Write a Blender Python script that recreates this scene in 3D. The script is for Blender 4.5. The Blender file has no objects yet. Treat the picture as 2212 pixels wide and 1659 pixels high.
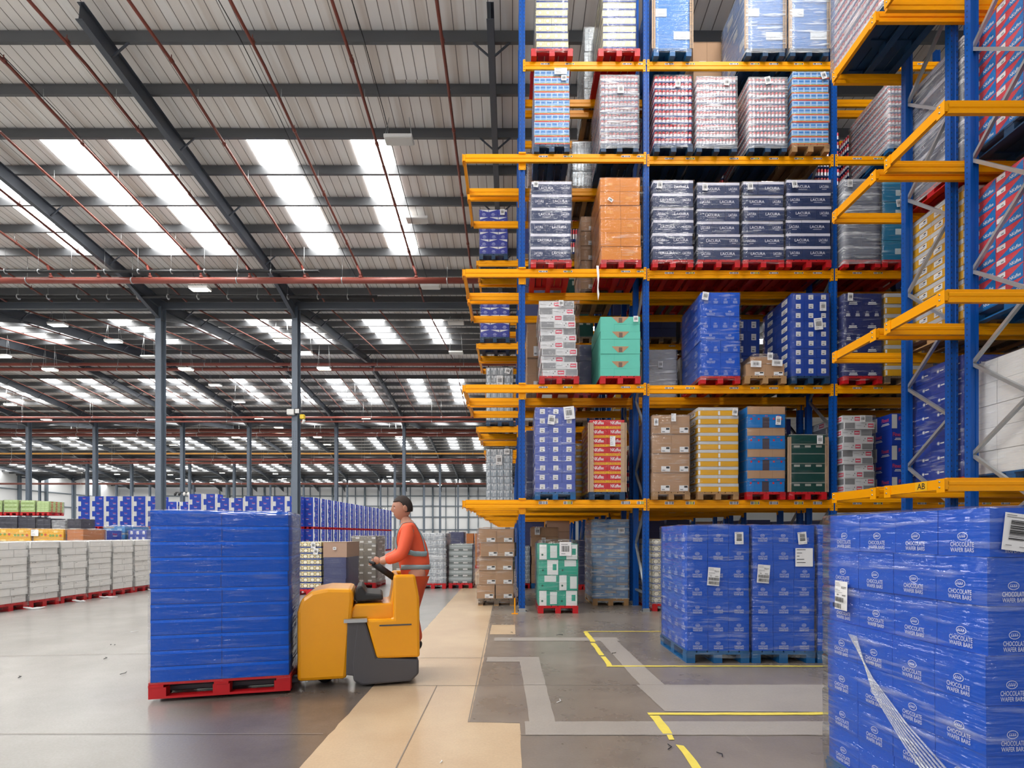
import bpy, math, random
from mathutils import Vector, Matrix, Euler
from mathutils import noise as mnoise
R = random.Random(11)
F, YH, XC, EYE = 1180.0, 1155.0, 1106.0, 1.48     # focal length (px), horizon row, centre column, eye height (m)
COL = bpy.context.scene.collection
def PX(x, D): return (x - XC) / F * D
def PZ(y, D): return EYE + (YH - y) / F * D
ORD = ['zeroth','first','second','third','fourth','fifth','sixth','seventh','eighth','ninth','tenth','eleventh','twelfth','thirteenth','fourteenth',
       'fifteenth','sixteenth','seventeenth','eighteenth','nineteenth','twentieth']
def nth(i):
    if i < 20: return ORD[i]
    tens = {2:'twent',3:'thirt',4:'fort',5:'fift',6:'sixt',7:'sevent'}[i//10]
    return tens + 'ieth' if i % 10 == 0 else tens + 'y-' + ORD[i % 10]

# ------------------------------------------------------------------ materials
def lin(h):
    h = h.lstrip('#'); out = []
    for i in (0, 2, 4):
        c = int(h[i:i+2], 16) / 255.0
        out.append(c / 12.92 if c <= 0.04045 else ((c + 0.055) / 1.055) ** 2.4)
    return (*out, 1.0)
MATS = {}
def mat(key, hexcol=None, rough=0.5, metal=0.0, var=0.0, vscale=3.0, spec=0.5, coat=0.0, bump=0.0, bscale=40.0, stretch=(1,1,1)):
    if key in MATS: return MATS[key]
    m = bpy.data.materials.new(key); m.use_nodes = True
    nt = m.node_tree; b = nt.nodes['Principled BSDF']
    c = lin(hexcol or key)
    b.inputs['Base Color'].default_value = c
    b.inputs['Roughness'].default_value = rough
    b.inputs['Metallic'].default_value = metal
    b.inputs['Specular IOR Level'].default_value = spec
    if coat:
        b.inputs['Coat Weight'].default_value = coat; b.inputs['Coat Roughness'].default_value = 0.08
    if var or bump:
        tc = nt.nodes.new('ShaderNodeTexCoord'); mp = nt.nodes.new('ShaderNodeMapping')
        mp.inputs['Scale'].default_value = stretch
        nt.links.new(tc.outputs['Object'], mp.inputs['Vector'])
    if var:
        n = nt.nodes.new('ShaderNodeTexNoise'); n.inputs['Scale'].default_value = vscale; n.inputs['Detail'].default_value = 4
        nt.links.new(mp.outputs['Vector'], n.inputs['Vector'])
        mx = nt.nodes.new('ShaderNodeMix'); mx.data_type = 'RGBA'
        mx.inputs[6].default_value = tuple(v * (1 - var) for v in c[:3]) + (1,)
        mx.inputs[7].default_value = tuple(min(1, v * (1 + var)) for v in c[:3]) + (1,)
        nt.links.new(n.outputs['Fac'], mx.inputs[0]); nt.links.new(mx.outputs[2], b.inputs['Base Color'])
    if bump:
        n2 = nt.nodes.new('ShaderNodeTexNoise'); n2.inputs['Scale'].default_value = bscale; n2.inputs['Detail'].default_value = 3
        nt.links.new(mp.outputs['Vector'], n2.inputs['Vector'])
        bp = nt.nodes.new('ShaderNodeBump'); bp.inputs['Strength'].default_value = bump; bp.inputs['Distance'].default_value = 0.01
        nt.links.new(n2.outputs['Fac'], bp.inputs['Height']); nt.links.new(bp.outputs['Normal'], b.inputs['Normal'])
    MATS[key] = m
    return m
def emit(key, hexcol, strength):
    if key in MATS: return MATS[key]
    m = bpy.data.materials.new(key); m.use_nodes = True; nt = m.node_tree
    nt.nodes.remove(nt.nodes['Principled BSDF'])
    e = nt.nodes.new('ShaderNodeEmission'); e.inputs[0].default_value = lin(hexcol); e.inputs[1].default_value = strength
    nt.links.new(e.outputs[0], nt.nodes['Material Output'].inputs[0])
    MATS[key] = m
    return m
def film_mat(key, base_fac, streak, tint='#f2f5f8', scale=1.0, gloss=0.04):
    """stretch film: clear and glossy with milky creases"""
    m = bpy.data.materials.new(key); m.use_nodes = True; nt = m.node_tree; N = nt.nodes; L = nt.links
    b = N['Principled BSDF']; b.inputs['Base Color'].default_value = lin(tint); b.inputs['Roughness'].default_value = 0.2
    tr = N.new('ShaderNodeBsdfTransparent'); gl = N.new('ShaderNodeBsdfGlossy'); gl.inputs['Roughness'].default_value = 0.10
    mixa = N.new('ShaderNodeMixShader'); mixs = N.new('ShaderNodeMixShader')
    tc = N.new('ShaderNodeTexCoord'); mp = N.new('ShaderNodeMapping'); mp.inputs['Scale'].default_value = (1.5*scale, 1.5*scale, 15*scale)
    mp.inputs['Rotation'].default_value = (0.05, 0.07, 0)
    L.new(tc.outputs['Object'], mp.inputs['Vector'])
    oi = N.new('ShaderNodeObjectInfo'); ad = N.new('ShaderNodeVectorMath'); ad.operation = 'ADD'
    ml = N.new('ShaderNodeMath'); ml.operation = 'MULTIPLY'; ml.inputs[1].default_value = 37.0
    L.new(oi.outputs['Random'], ml.inputs[0]); L.new(mp.outputs['Vector'], ad.inputs[0]); L.new(ml.outputs[0], ad.inputs[1])
    n = N.new('ShaderNodeTexNoise'); n.inputs['Scale'].default_value = 1.5; n.inputs['Detail'].default_value = 2.6; n.inputs['Roughness'].default_value = 0.6
    L.new(ad.outputs[0], n.inputs['Vector'])
    mr = N.new('ShaderNodeMapRange'); mr.inputs['From Min'].default_value = 0.54; mr.inputs['From Max'].default_value = 0.76
    mr.inputs['To Min'].default_value = base_fac; mr.inputs['To Max'].default_value = base_fac + streak
    bp = N.new('ShaderNodeBump'); bp.inputs['Strength'].default_value = 0.9; bp.inputs['Distance'].default_value = 0.04
    L.new(n.outputs['Fac'], bp.inputs['Height']); L.new(bp.outputs['Normal'], b.inputs['Normal']); L.new(bp.outputs['Normal'], gl.inputs['Normal'])
    lw = N.new('ShaderNodeLayerWeight'); L.new(bp.outputs['Normal'], lw.inputs['Normal'])
    pw_ = N.new('ShaderNodeMath'); pw_.operation = 'POWER'; pw_.inputs[1].default_value = 3.5; L.new(lw.outputs['Facing'], pw_.inputs[0])
    fr = N.new('ShaderNodeMath'); fr.operation = 'MULTIPLY_ADD'; fr.inputs[1].default_value = 0.6; fr.inputs[2].default_value = gloss; L.new(pw_.outputs[0], fr.inputs[0])
    L.new(fr.outputs[0], mixa.inputs[0]); L.new(tr.outputs[0], mixa.inputs[1]); L.new(gl.outputs[0], mixa.inputs[2])
    L.new(n.outputs['Fac'], mr.inputs['Value']); L.new(mr.outputs[0], mixs.inputs[0])
    L.new(mixa.outputs[0], mixs.inputs[1]); L.new(b.outputs[0], mixs.inputs[2]); L.new(mixs.outputs[0], N['Material Output'].inputs[0])
    MATS[key] = m
    return m
FILM = film_mat('stretch_film', 0.015, 0.27)
FILM_THIN = film_mat('stretch_film_thin', 0.0, 0.08, gloss=0.025)
FILM_MILKY = film_mat('stretch_film_milky', 0.24, 0.66)

M_WHITE = mat('paper_white', '#e9e9ea', 0.6)
M_BLACK = mat('print_black', '#1b1b1d', 0.6)
M_GREY = mat('print_grey', '#8a8a8c', 0.6)
M_YEL = mat('rack_yellow', '#ffa800', 0.38, var=0.04, spec=0.25)
M_BLUE = mat('rack_blue', '#0650a6', 0.36, var=0.05, spec=0.35)
M_GALV = mat('galvanised_steel', '#b3b7b9', 0.35, 0.7, var=0.12, vscale=8)
M_STEEL = mat('painted_grey_steel', '#474d56', 0.42, 0.0, var=0.06)
M_STEEL2 = mat('purlin_steel', '#56585b', 0.38, 0.15, var=0.05, vscale=1.5)
M_PIPE = mat('red_oxide_pipe', '#8e4a40', 0.4, var=0.1)
M_PIPE2 = mat('brown_oxide_pipe', '#73382c', 0.45, var=0.15)
M_DARK = mat('dark_rubber', '#222326', 0.6)
M_KRAFT = mat('kraft_board', '#b08b6a', 0.7, var=0.08, vscale=6)
M_KRAFTD = mat('kraft_dark', '#86694f', 0.75)
M_RED = mat('pallet_red', '#c0101a', 0.5, var=0.18, vscale=5)
M_PBLUE = mat('pallet_blue', '#0d5a92', 0.5, var=0.2, vscale=5)
M_PBLUED = mat('pallet_deep_blue', '#143a5c', 0.55, var=0.25, vscale=5)
M_WOOD = mat('pallet_wood', '#a37d52', 0.7, var=0.25, vscale=6)
M_WOODD = mat('pallet_wood_weathered', '#6b5a48', 0.75, var=0.3, vscale=6)
M_TAN = mat('corner_board', '#b3977c', 0.7, var=0.06)

# ------------------------------------------------------------------ mesh builder
class MB:
    def __init__(s): s.v = []; s.f = []; s.mi = []; s.mats = []; s.sm = []
    def m(s, mt):
        if mt not in s.mats: s.mats.append(mt)
        return s.mats.index(mt)
    def add(s, vs, fs, mt, smooth=False):
        o = len(s.v); s.v.extend(tuple(p) for p in vs); k = s.m(mt)
        for f in fs: s.f.append(tuple(o + i for i in f)); s.mi.append(k); s.sm.append(smooth)
    def box(s, x0, x1, y0, y1, z0, z1, mt, mtx=None):
        vs = [(x0,y0,z0),(x1,y0,z0),(x1,y1,z0),(x0,y1,z0),(x0,y0,z1),(x1,y0,z1),(x1,y1,z1),(x0,y1,z1)]
        if mtx is not None: vs = [mtx @ Vector(p) for p in vs]
        s.add(vs, [(0,3,2,1),(4,5,6,7),(0,1,5,4),(1,2,6,5),(2,3,7,6),(3,0,4,7)], mt)
    def bbox(s, x0, x1, y0, y1, z0, z1, mt, b=0.01):
        """box with chamfered vertical and horizontal edges"""
        rings = []
        for z, ins in ((z0, b), (z0 + b, 0), (z1 - b, 0), (z1, b)):
            r = []
            for (cx, cy, sx, sy) in ((x0, y0, 1, 1), (x1, y0, -1, 1), (x1, y1, -1, -1), (x0, y1, 1, -1)):
                a = (cx + sx * (b + ins), cy + sy * ins); c = (cx + sx * ins, cy + sy * (b + ins))
                r += [c, a] if (sx, sy) in ((1, 1), (-1, -1)) else [a, c]
            rings.append([(p[0], p[1], z) for p in r])
        vs = [p for r in rings for p in r]; fs = []
        for k in range(3):
            for i in range(8):
                j = (i + 1) % 8; fs.append((k*8+i, k*8+j, k*8+8+j, k*8+8+i))
        fs.append(tuple(range(7, -1, -1))); fs.append(tuple(range(24, 32)))
        s.add(vs, fs, mt)
    def bar(s, a, b, w, h, mt, up=(0,0,1)):
        a = Vector(a); b = Vector(b); d = (b - a).normalized(); u = Vector(up)
        if abs(d.dot(u)) > 0.99: u = Vector((0,1,0))
        r = d.cross(u).normalized() * (w / 2); u = r.cross(d).normalized() * (h / 2)
        vs = [a-r-u, a+r-u, a+r+u, a-r+u, b-r-u, b+r-u, b+r+u, b-r+u]
        s.add(vs, [(0,1,2,3),(7,6,5,4),(0,4,5,1),(1,5,6,2),(2,6,7,3),(3,7,4,0)], mt)
    def tube(s, pts, rad, mt, n=8, cap=True):
        pts = [Vector(p) for p in pts]; vs = []; fs = []
        for i, p in enumerate(pts):
            d = (pts[min(i+1, len(pts)-1)] - pts[max(i-1, 0)]).normalized()
            u = Vector((0,0,1)) if abs(d.z) < 0.95 else Vector((1,0,0))
            r = d.cross(u).normalized(); w = r.cross(d).normalized()
            rr = rad[i] if isinstance(rad, (list, tuple)) else rad
            for k in range(n):
                t = 2 * math.pi * k / n
                vs.append(p + r * (rr * math.cos(t)) + w * (rr * math.sin(t)))
        for i in range(len(pts) - 1):
            for k in range(n):
                k2 = (k + 1) % n
                fs.append((i*n+k, (i+1)*n+k, (i+1)*n+k2, i*n+k2))
        if cap: fs.append(tuple(range(n))); fs.append(tuple(reversed(range((len(pts)-1)*n, len(pts)*n))))
        s.add(vs, fs, mt, True)
    def prism(s, prof, axis, a, b, mt):
        """closed 2D profile extruded along an axis: axis x: profile (y,z); y: (x,z); z: (x,y)"""
        def P(t, p):
            return (t, p[0], p[1]) if axis == 'x' else ((p[0], t, p[1]) if axis == 'y' else (p[0], p[1], t))
        n = len(prof); vs = [P(a, p) for p in prof] + [P(b, p) for p in prof]
        fs = [(i, (i+1) % n, n + (i+1) % n, n + i) for i in range(n)] + [tuple(range(n-1, -1, -1)), tuple(range(n, 2*n))]
        s.add(vs, fs, mt)
    def mesh(s, name):
        me = bpy.data.meshes.new(name); me.from_pydata(s.v, [], s.f)
        for mt in s.mats: me.materials.append(mt)
        me.polygons.foreach_set('material_index', s.mi); me.polygons.foreach_set('use_smooth', s.sm)
        me.update()
        return me
def recalc(me):
    import bmesh
    bm = bmesh.new(); bm.from_mesh(me); bmesh.ops.recalc_face_normals(bm, faces=bm.faces); bm.to_mesh(me); bm.free()
    return me

# ------------------------------------------------------------------ objects
def obj(name, me, parent=None, loc=(0,0,0), rz=0.0, rot=None):
    if isinstance(me, MB): me = me.mesh(name)
    o = bpy.data.objects.new(name, me); COL.objects.link(o); o.location = loc
    o.rotation_euler = rot if rot else (0, 0, rz)
    if parent: o.parent = parent
    return o
def tag(o, label, cat, group=None, kind=None):
    o['label'] = label; o['category'] = cat
    if group: o['group'] = group
    if kind: o['kind'] = kind
    return o
def thing(name, label, cat, loc=(0,0,0), rz=0.0, group=None):
    o = bpy.data.objects.new(name, None); COL.objects.link(o); o.location = loc; o.rotation_euler = (0,0,rz)
    o.empty_display_size = 0.1
    return tag(o, label, cat, group)
def struct(name, me, label, cat='building part', loc=(0,0,0)):
    return tag(obj(name, me, None, loc), label, cat, None, 'structure')

# ------------------------------------------------------------------ text
TXT = {}
def text_geo(s):
    if s in TXT: return TXT[s]
    cu = bpy.data.curves.new('t', 'FONT'); cu.body = s; cu.size = 1.0; cu.align_x = 'CENTER'; cu.resolution_u = 2; cu.offset = 0.012
    ob = bpy.data.objects.new('t', cu); COL.objects.link(ob)
    dg = bpy.context.evaluated_depsgraph_get(); me = ob.evaluated_get(dg).to_mesh()
    vs = [(v.co.x, v.co.y) for v in me.vertices]; fs = [tuple(p.vertices) for p in me.polygons]
    ob.evaluated_get(dg).to_mesh_clear(); bpy.data.objects.remove(ob); bpy.data.curves.remove(cu)
    ys = [v[1] for v in vs]; xs = [v[0] for v in vs]; h = 0.72
    cx = (min(xs) + max(xs)) / 2
    vs = [((x - cx) / h, y / h) for x, y in vs]           # cap height 1, baseline 0, centred
    TXT[s] = (vs, fs, (max(xs) - min(xs)) / h)
    return TXT[s]

# ------------------------------------------------------------------ printed faces
class Face:
    """a printed face: origin o, u and v directions (unit), width w, height h, in a builder"""
    def __init__(s, mb, o, u, v, w, h):
        s.mb, s.o, s.u, s.v, s.w, s.h = mb, Vector(o), Vector(u), Vector(v), w, h
        s.n = s.u.cross(s.v); s.k = 0
    def P(s, a, b, off): return s.o + s.u * a + s.v * b + s.n * off
    def off(s): s.k += 1; return 0.0012 + 0.0004 * s.k
    def rect(s, u0, v0, u1, v1, mt):
        o = s.off(); W, H = s.w, s.h
        s.mb.add([s.P(u0*W, v0*H, o), s.P(u1*W, v0*H, o), s.P(u1*W, v1*H, o), s.P(u0*W, v1*H, o)], [(0,1,2,3)], mt)
    def poly(s, pts, mt):
        o = s.off()
        s.mb.add([s.P(a*s.w, b*s.h, o) for a, b in pts], [tuple(range(len(pts)))], mt)
    def text(s, t, uc, v0, hgt, mt, maxw=None, rot=0):
        vs, fs, wd = text_geo(t); o = s.off(); sx = hgt
        if maxw and wd * hgt > maxw: sx = maxw / wd
        s.mb.add([s.P(uc*s.w + x*sx, v0*s.h + y*hgt, o) for x, y in vs], fs, mt)
    def ring(s, uc, vc, ru, rv, th, mt, n=14):
        o = s.off(); vs = []; fs = []
        for k in range(n):
            t = 2*math.pi*k/n; c, d = math.cos(t), math.sin(t)
            vs += [s.P(uc*s.w + ru*c, vc*s.h + rv*d, o), s.P(uc*s.w + (ru-th)*c, vc*s.h + (rv-th)*d, o)]
        for k in range(n):
            j = (k+1) % n; fs.append((2*k, 2*j, 2*j+1, 2*k+1))
        s.mb.add(vs, fs, mt)
    def disc(s, uc, vc, r, mt, n=12):
        s.poly([(uc + r*math.cos(2*math.pi*k/n)/s.w, vc + r*math.sin(2*math.pi*k/n)/s.h) for k in range(n)], mt)
def box_faces(mb, w, d, h):
    return {'f': Face(mb, (-w/2, -d/2, 0), (1,0,0), (0,0,1), w, h),
            'l': Face(mb, (-w/2, d/2, 0), (0,-1,0), (0,0,1), d, h),
            'r': Face(mb, (w/2, -d/2, 0), (0,1,0), (0,0,1), d, h)}
# ------------------------------------------------------------------ carton styles
def c(hexcol, key=None, rough=0.5, var=0.05, **k): return mat(key or 'board_' + hexcol.strip('#'), hexcol, rough, var=var, vscale=5, **k)
NAVY = c('#23335c'); LILAC = c('#d9d8e6'); CHOC = c('#0052c6', rough=0.4, spec=.25); PERI = c('#4d5fb2'); WLBLUE = c('#1b43a0')
ORANGE = c('#e0861c'); MINT = c('#62c2ae'); WBOX = c('#d5d6d8'); PINK = c('#d8556a'); SILV = c('#9fa0a3', rough=0.25, metal=0.3)
REDB = c('#c9202c'); YELB = c('#e2a81c'); YELB2 = c('#f0bf20'); GREEN = c('#10403a'); TEAL = c('#0f7ba8'); FINB = c('#1238a0'); PURP = c('#2f3b9e')
SKY = c('#4f93c4'); CANR = c('#c42c3c', rough=0.3, metal=0.3); CANW = c('#d9d6dc', rough=0.3, metal=0.3); TRAY = c('#1f3c86'); CREAM = c('#e3dcb6')
LBLUE = c('#3f7fc4'); CBLUE = c('#3b7cc6'); REDL = c('#d0413c'); REDD = c('#d8404a'); BLUD = c('#0f74c0'); GREYW = c('#c9cacb'); AQUA = c('#3c86c2')
TEALG = c('#2aa58c'); BTL = c('#aab4bc', rough=0.18, var=0.15, metal=0.2); BTLD = c('#7c8890', rough=0.2, var=0.15); CIRB = c('#14389c')
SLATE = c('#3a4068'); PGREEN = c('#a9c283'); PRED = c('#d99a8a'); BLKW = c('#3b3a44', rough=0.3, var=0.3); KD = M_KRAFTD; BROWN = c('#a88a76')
DKB = c('#123a7c', 'bottle_dark'); GOLD = c('#d6b54a'); WHTB = c('#efeeeb', 'white_board', 0.55, 0.04); GREYB = c('#8a8378', 'grey_brown_film', 0.35, 0.2)
def S_lacura(F, w, d, h, v):
    for f in F.values():
        f.rect(0, .80, 1, 1.0, LILAC)
        if f.w > .2: f.text('LACURA', .55, .40, .052, LILAC, f.w*.6); f.rect(.40, .28, .70, .31, LILAC)
def S_choc(F, w, d, h, v):
    for f in F.values():
        M_W = c('#c9d2ec'); f.ring(.5, .42, .026, .018, .003, M_W); [f.poly([(a, .39), (a+.014, .39), (a+.032, .455), (a+.02, .455)], M_W) for a in (.425, .46, .495, .53)]; f.poly([(.42, .395), (.57, .41), (.57, .42), (.42, .405)], M_W)
        f.text('CHOCOLATE', .5, .20, .021, M_W, f.w*.46); f.text('WAFER BARS', .5, .085, .019, M_W, f.w*.46)
def S_chocsmall(F, w, d, h, v):
    for f in F.values():
        f.ring(.5, .42, .024, .016, .004, M_WHITE, 8); f.rect(.3, .20, .7, .29, M_WHITE); f.rect(.27, .07, .73, .15, M_WHITE)
def S_whitelabel(F, w, d, h, v):
    for f in F.values():
        f.rect(.34, .30, .72, .82, M_WHITE); f.rect(.42, .38, .60, .5, M_GREY); f.rect(.42, .62, .66, .66, M_GREY)
def S_orange(F, w, d, h, v):
    for f in F.values(): f.rect(0, .97, 1, 1, c('#b96a14')); f.rect(.3, .4, .62, .6, c('#e99a3c')) if v % 2 else None
def S_whitepink(F, w, d, h, v):
    for f in F.values():
        if v % 2 == 0:
            f.rect(.66, .22, .95, .80, PINK); f.rect(.69, .42, .92, .58, WBOX); f.rect(.52, .55, .57, .75, M_GREY); f.rect(.45, .3, .50, .45, M_GREY); f.rect(.03, .5, .3, .54, M_GREY)
        else: f.rect(.04, .08, .96, .92, SILV)
def S_mint(F, w, d, h, v):
    f = F['f']
    if v % 2 == 0: f.poly([(.28, 1), (.72, 1), (.56, .18), (.44, .18)], M_KRAFT); f.rect(.46, .2, .55, .86, c('#6d5a52'))
    else: f.rect(.35, .97, .65, 1, c('#3fb096')); f.rect(.345, .0, .35, 1, c('#3fb096'))
def S_nkaffee(F, w, d, h, v):
    for f in F.values():
        f.rect(0, .02, 1, .30, YELB2); f.text('EXTRA EXTRA EXTRA', .5, .09, .045, REDB, f.w*.86); f.text('NKaffee', .5, .50, .065, M_WHITE, f.w*.6)
def S_brown(F, w, d, h, v):
    f = F['f']; f.rect(0, .965, 1, 1, M_KRAFTD); f.rect(.45, .06, .93, .34, M_WHITE); f.rect(.72, .22, .9, .32, M_BLACK); f.rect(.5, .1, .66, .15, M_GREY); f.rect(0, .0, 1, .02, M_KRAFTD)
    for k in 'lr': F[k].rect(.42, .1, .58, 1, BROWN)
def S_yellow(F, w, d, h, v):
    for f in F.values():
        f.rect(0, .66, 1, 1, GREYW); f.rect(.0, .64, 1, .665, c('#b8b8ba')); f.rect(.0, 0, 1, .03, c('#b98a10'))
    for k in 'lr': F[k].rect(.2, .15, .75, .58, M_WHITE); F[k].rect(.32, .28, .62, .34, M_GREY); F[k].rect(.5, .4, .65, .5, M_BLACK)
    F['f'].rect(.0, .08, .10, .56, M_WHITE)
def S_bluebrown(F, w, d, h, v):
    f = F['f']
    if v % 2 == 0:
        f.rect(.0, .0, 1, .26, BLUD); f.rect(.33, .26, .335, 1, M_KRAFTD); f.rect(.66, .26, .665, 1, M_KRAFTD); f.rect(.0, .24, 1, .27, c('#0a5a98'))
        for a in (.18, .5, .82): f.rect(a-.04, .09, a+.04, .15, REDD)
    else:
        f.rect(0, .02, 1, 1, BLUD); f.rect(.40, .02, .58, 1, c('#4b4048')); f.rect(.205, .1, .21, 1, c('#0a5a98')); f.rect(.785, .1, .79, 1, c('#0a5a98'))
        for a in (.1, .3, .7, .9): f.disc(a, .84, .02, REDB, 8)
    for k in 'lr': F[k].rect(0, .02, 1, .98, BLUD)
def S_green(F, w, d, h, v):
    f = F['f']; f.rect(0, .92, 1, 1, c('#8f938c')); f.rect(0, 0, 1, .05, c('#4a5a56'))
    if v % 2 == 0:
        for a in (.2, .5, .8): f.rect(a-.08, .62, a+.08, .84, c('#a5a59c'))
def S_finest(F, w, d, h, v):
    for f in F.values():
        a = .25 if v % 2 else .60
        f.text('Finest', a + .1, .55, .075, REDD, .2); f.rect(a - .06, .40, a + .26, .44, M_WHITE); f.rect(a - .1, .32, a + .3, .36, M_WHITE)
        if v % 2 == 0: f.rect(.0, .05, .3, .95, GREYW)
def S_bottlered(F, w, d, h, v):
    for f in F.values():
        f.rect(0, .0, 1, .17, REDL); n = 6
        f.rect(0, .17, 1, .24, c('#b9c24a'))
        for i in range(n):
            f.rect((i+.10)/n, .28, (i+.88)/n, .92, c('#8fb6e2')); f.rect((i+.10)/n, .55, (i+.88)/n, .80, LBLUE)
def S_cream(F, w, d, h, v):
    for f in F.values():
        f.rect(0, .0, 1, .26, TRAY)
        for a in (.25, .75):
            f.disc(a, .62, .035, c('#f4efda'), 10); f.ring(a, .62, .04, .04, .006, c('#c9bb7c'), 12)
        f.rect(.495, .26, .505, 1, c('#b8ae84'))
def S_rings(F, w, d, h, v):
    for f in F.values():
        k = 0
        for i in range(5):
            for j in range(4):
                k += 1
                f.ring(.12 + .19*i + (.06 if j % 2 else 0), .15 + .23*j, .03, .03, .006, c('#6ea2dc'), 10)
        if v % 2 == 0: f.rect(.52, .36, .98, .68, c('#dfe6ee')); f.rect(.55, .44, .9, .46, M_GREY)
        else: f.rect(.02, .30, .34, .62, c('#dfe6ee')); f.rect(.05, .38, .3, .40, M_GREY)
def S_silver(F, w, d, h, v):
    for f in F.values():
        n = max(4, int(f.w/.09))
        for i in range(n): f.rect((i+.12)/n, .08, (i+.48)/n, .88, BTLD if i % 2 else c('#c8d0d6', rough=.15)); f.rect((i+.55)/n, .62, (i+.9)/n, .95, c('#d9dee2', rough=.15))
        f.rect(0, 0, 1, .06, c('#8d949a'))
def S_redblue(F, w, d, h, v):
    f = F['f']
    for k in 'lrf':
        f = F[k]
        f.poly([(.05, 0), (1, 0), (1, .95)], BLUD); f.rect(.03, .60, .36, .95, M_WHITE); f.rect(.2, .66, .3, .76, M_GREY); f.text('NKaffee', .72, .14, .045, M_WHITE, f.w*.4)
    f = F['f']; f.poly([(0, 0), (.55, 0), (.55, .35), (.3, 1), (0, 1)], BLUD); f.rect(.45, .1, .7, .5, c('#c98a3c')); f.rect(.5, .5, .6, .85, c('#2a2020'))
def S_whitebig(F, w, d, h, v):
    for f in F.values(): f.rect(0, .0, 1, .012, c('#8e8e8c')); f.rect(0, 0, .006, 1, c('#a4a4a2'))
def S_circles(F, w, d, h, v):
    for f in F.values(): f.disc(.5, .5, .02, M_WHITE, 10); f.ring(.5, .5, .03, .03, .006, c('#8fa4d8')); f.rect(.62, .46, .86, .54, M_WHITE)
def S_wave(F, w, d, h, v):
    for f in F.values():
        f.poly([(.05, .97), (.97, .97), (.97, .66)] if v % 2 else [(.03, .97), (.95, .97), (.03, .66)], M_WHITE)
        for a, b in ((.46, .12), (.36, .18), (.26, .22), (.10, .14)): f.rect(.5-b, a, .5+b, a+.055, c('#aab2e0'))
def S_tealwhite(F, w, d, h, v):
    f = F['f']
    if v % 3 == 0: f.rect(.05, 0, .42, 1, c('#e9efee')); f.rect(.60, .1, .95, .9, c('#dfe8e6'))
    elif v % 3 == 1: f.rect(.42, 0, .98, 1, c('#e9efee')); f.rect(.70, .3, .9, .7, TEALG)
    else: f.rect(.3, .55, .9, .95, c('#dfe8e6'))
    f.disc(.2, .3, .02, c('#10604e')); f.rect(.0, .97, 1, 1, c('#1b7f6a'))
def S_aqua(F, w, d, h, v):
    for f in F.values():
        f.rect(0, 0, 1, .12, c('#27619a')); f.rect(.3, .38, .7, .66, c('#9fc3dc')); f.rect(.36, .48, .62, .52, LBLUE)
        if v % 2: f.rect(0, .72, 1, 1, c('#8b9aa6')); f.rect(.1, .74, .9, .82, c('#b58b62'))
def S_cans2(F, w, d, h, v):
    for f in F.values():
        f.rect(0, 0, 1, .25, TRAY)
        for a in (.27, .73): f.rect(a-.2, .3, a+.2, .92, GOLD); f.disc(a, .58, .055, c('#f2ead0')); f.ring(a, .58, .06, .05, .012, c('#4d4a52'), 10)
def S_black(F, w, d, h, v):
    for f in F.values(): f.rect(.0, .45, 1, .5, c('#5a5a66', rough=.25)); f.rect(.1, .8, .8, .83, c('#6a6a78', rough=.25))
def S_green2(F, w, d, h, v):
    f = F['f']
    for a in (.2, .5, .8): f.rect(a-.13, .12, a+.13, .88, c('#bcd49a') if v % 2 else c('#98b26e'))
    for f in (F['l'], F['r']):
        for a in (.2, .5, .8): f.poly([(a-.1, .5), (a, .1), (a+.1, .5), (a, .9)], c('#c9584a'))
def S_fruit(F, w, d, h, v):
    for f in F.values():
        for a in (.12, .3, .55, .8): f.disc(a, .3 + .1*(v % 2), .035, c('#c8502a') if (a*10) % 2 < 1 else c('#7a9a34'), 9)
        f.rect(0, 0, 1, .1, c('#d9a948')); f.rect(.35, .6, .6, .85, c('#f0d070'))
def S_grebrn(F, w, d, h, v):
    for f in F.values(): f.rect(.35, .3, .66, .75, c('#dcdad6')) if v % 2 else f.rect(.67, .3, .98, .75, c('#dcdad6'))
def S_greytray(F, w, d, h, v):
    for f in F.values(): f.rect(0, 0, 1, .3, c('#6f7a78')); f.rect(.2, .06, .4, .24, M_WHITE); f.rect(.6, .06, .8, .24, M_WHITE); f.rect(0, .55, 1, .8, c('#b7c2c4'))
def S_fbox(F, w, d, h, v):
    for f in F.values():
        f.rect(0, .0, 1, .015, c('#0d2a80')); a = .5 if v % 2 else .68
        f.text('Finest', a, .56, .055, REDD, .2); f.rect(a-.12, .46, a+.12, .49, M_WHITE); f.rect(a-.09, .40, a+.09, .43, M_WHITE)
        if v % 2 == 0: f.rect(0, .05, .26, .97, c('#d4d6da'))
def S_truck(F, w, d, h, v):
    for f in F.values(): f.rect(0, .80, 1, 1, c('#0062de', spec=.2)); f.rect(0, 0, 1, .03, c('#06307c')); f.rect(.5, .03, .504, .86, c('#06307c'))
def S_whitecase(F, w, d, h, v):
    for f in F.values():
        f.rect(0, .0, 1, .035, c('#8d8c88')); f.rect(0, 0, .012, 1, c('#a9a8a4'))
        if v % 2: f.rect(.08, .78, .12, .86, M_GREY); f.rect(.15, .78, .21, .86, M_GREY)
def S_tan(F, w, d, h, v):
    for f in F.values(): f.rect(0, .96, 1, 1, M_KRAFTD)
def S_crate(F, w, d, h, v):
    for f in F.values(): f.rect(0, .92, 1, 1, c('#3aa0c8')); f.rect(.62, .3, .9, .6, c('#cfe0e6'))
def S_none(F, w, d, h, v): pass
def S_navygrey(F, w, d, h, v):
    for f in F.values(): f.rect(0, .86, 1, 1, c('#a9a9b8')); f.rect(.1, .4, .3, .43, c('#8a8ea8'))
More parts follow.
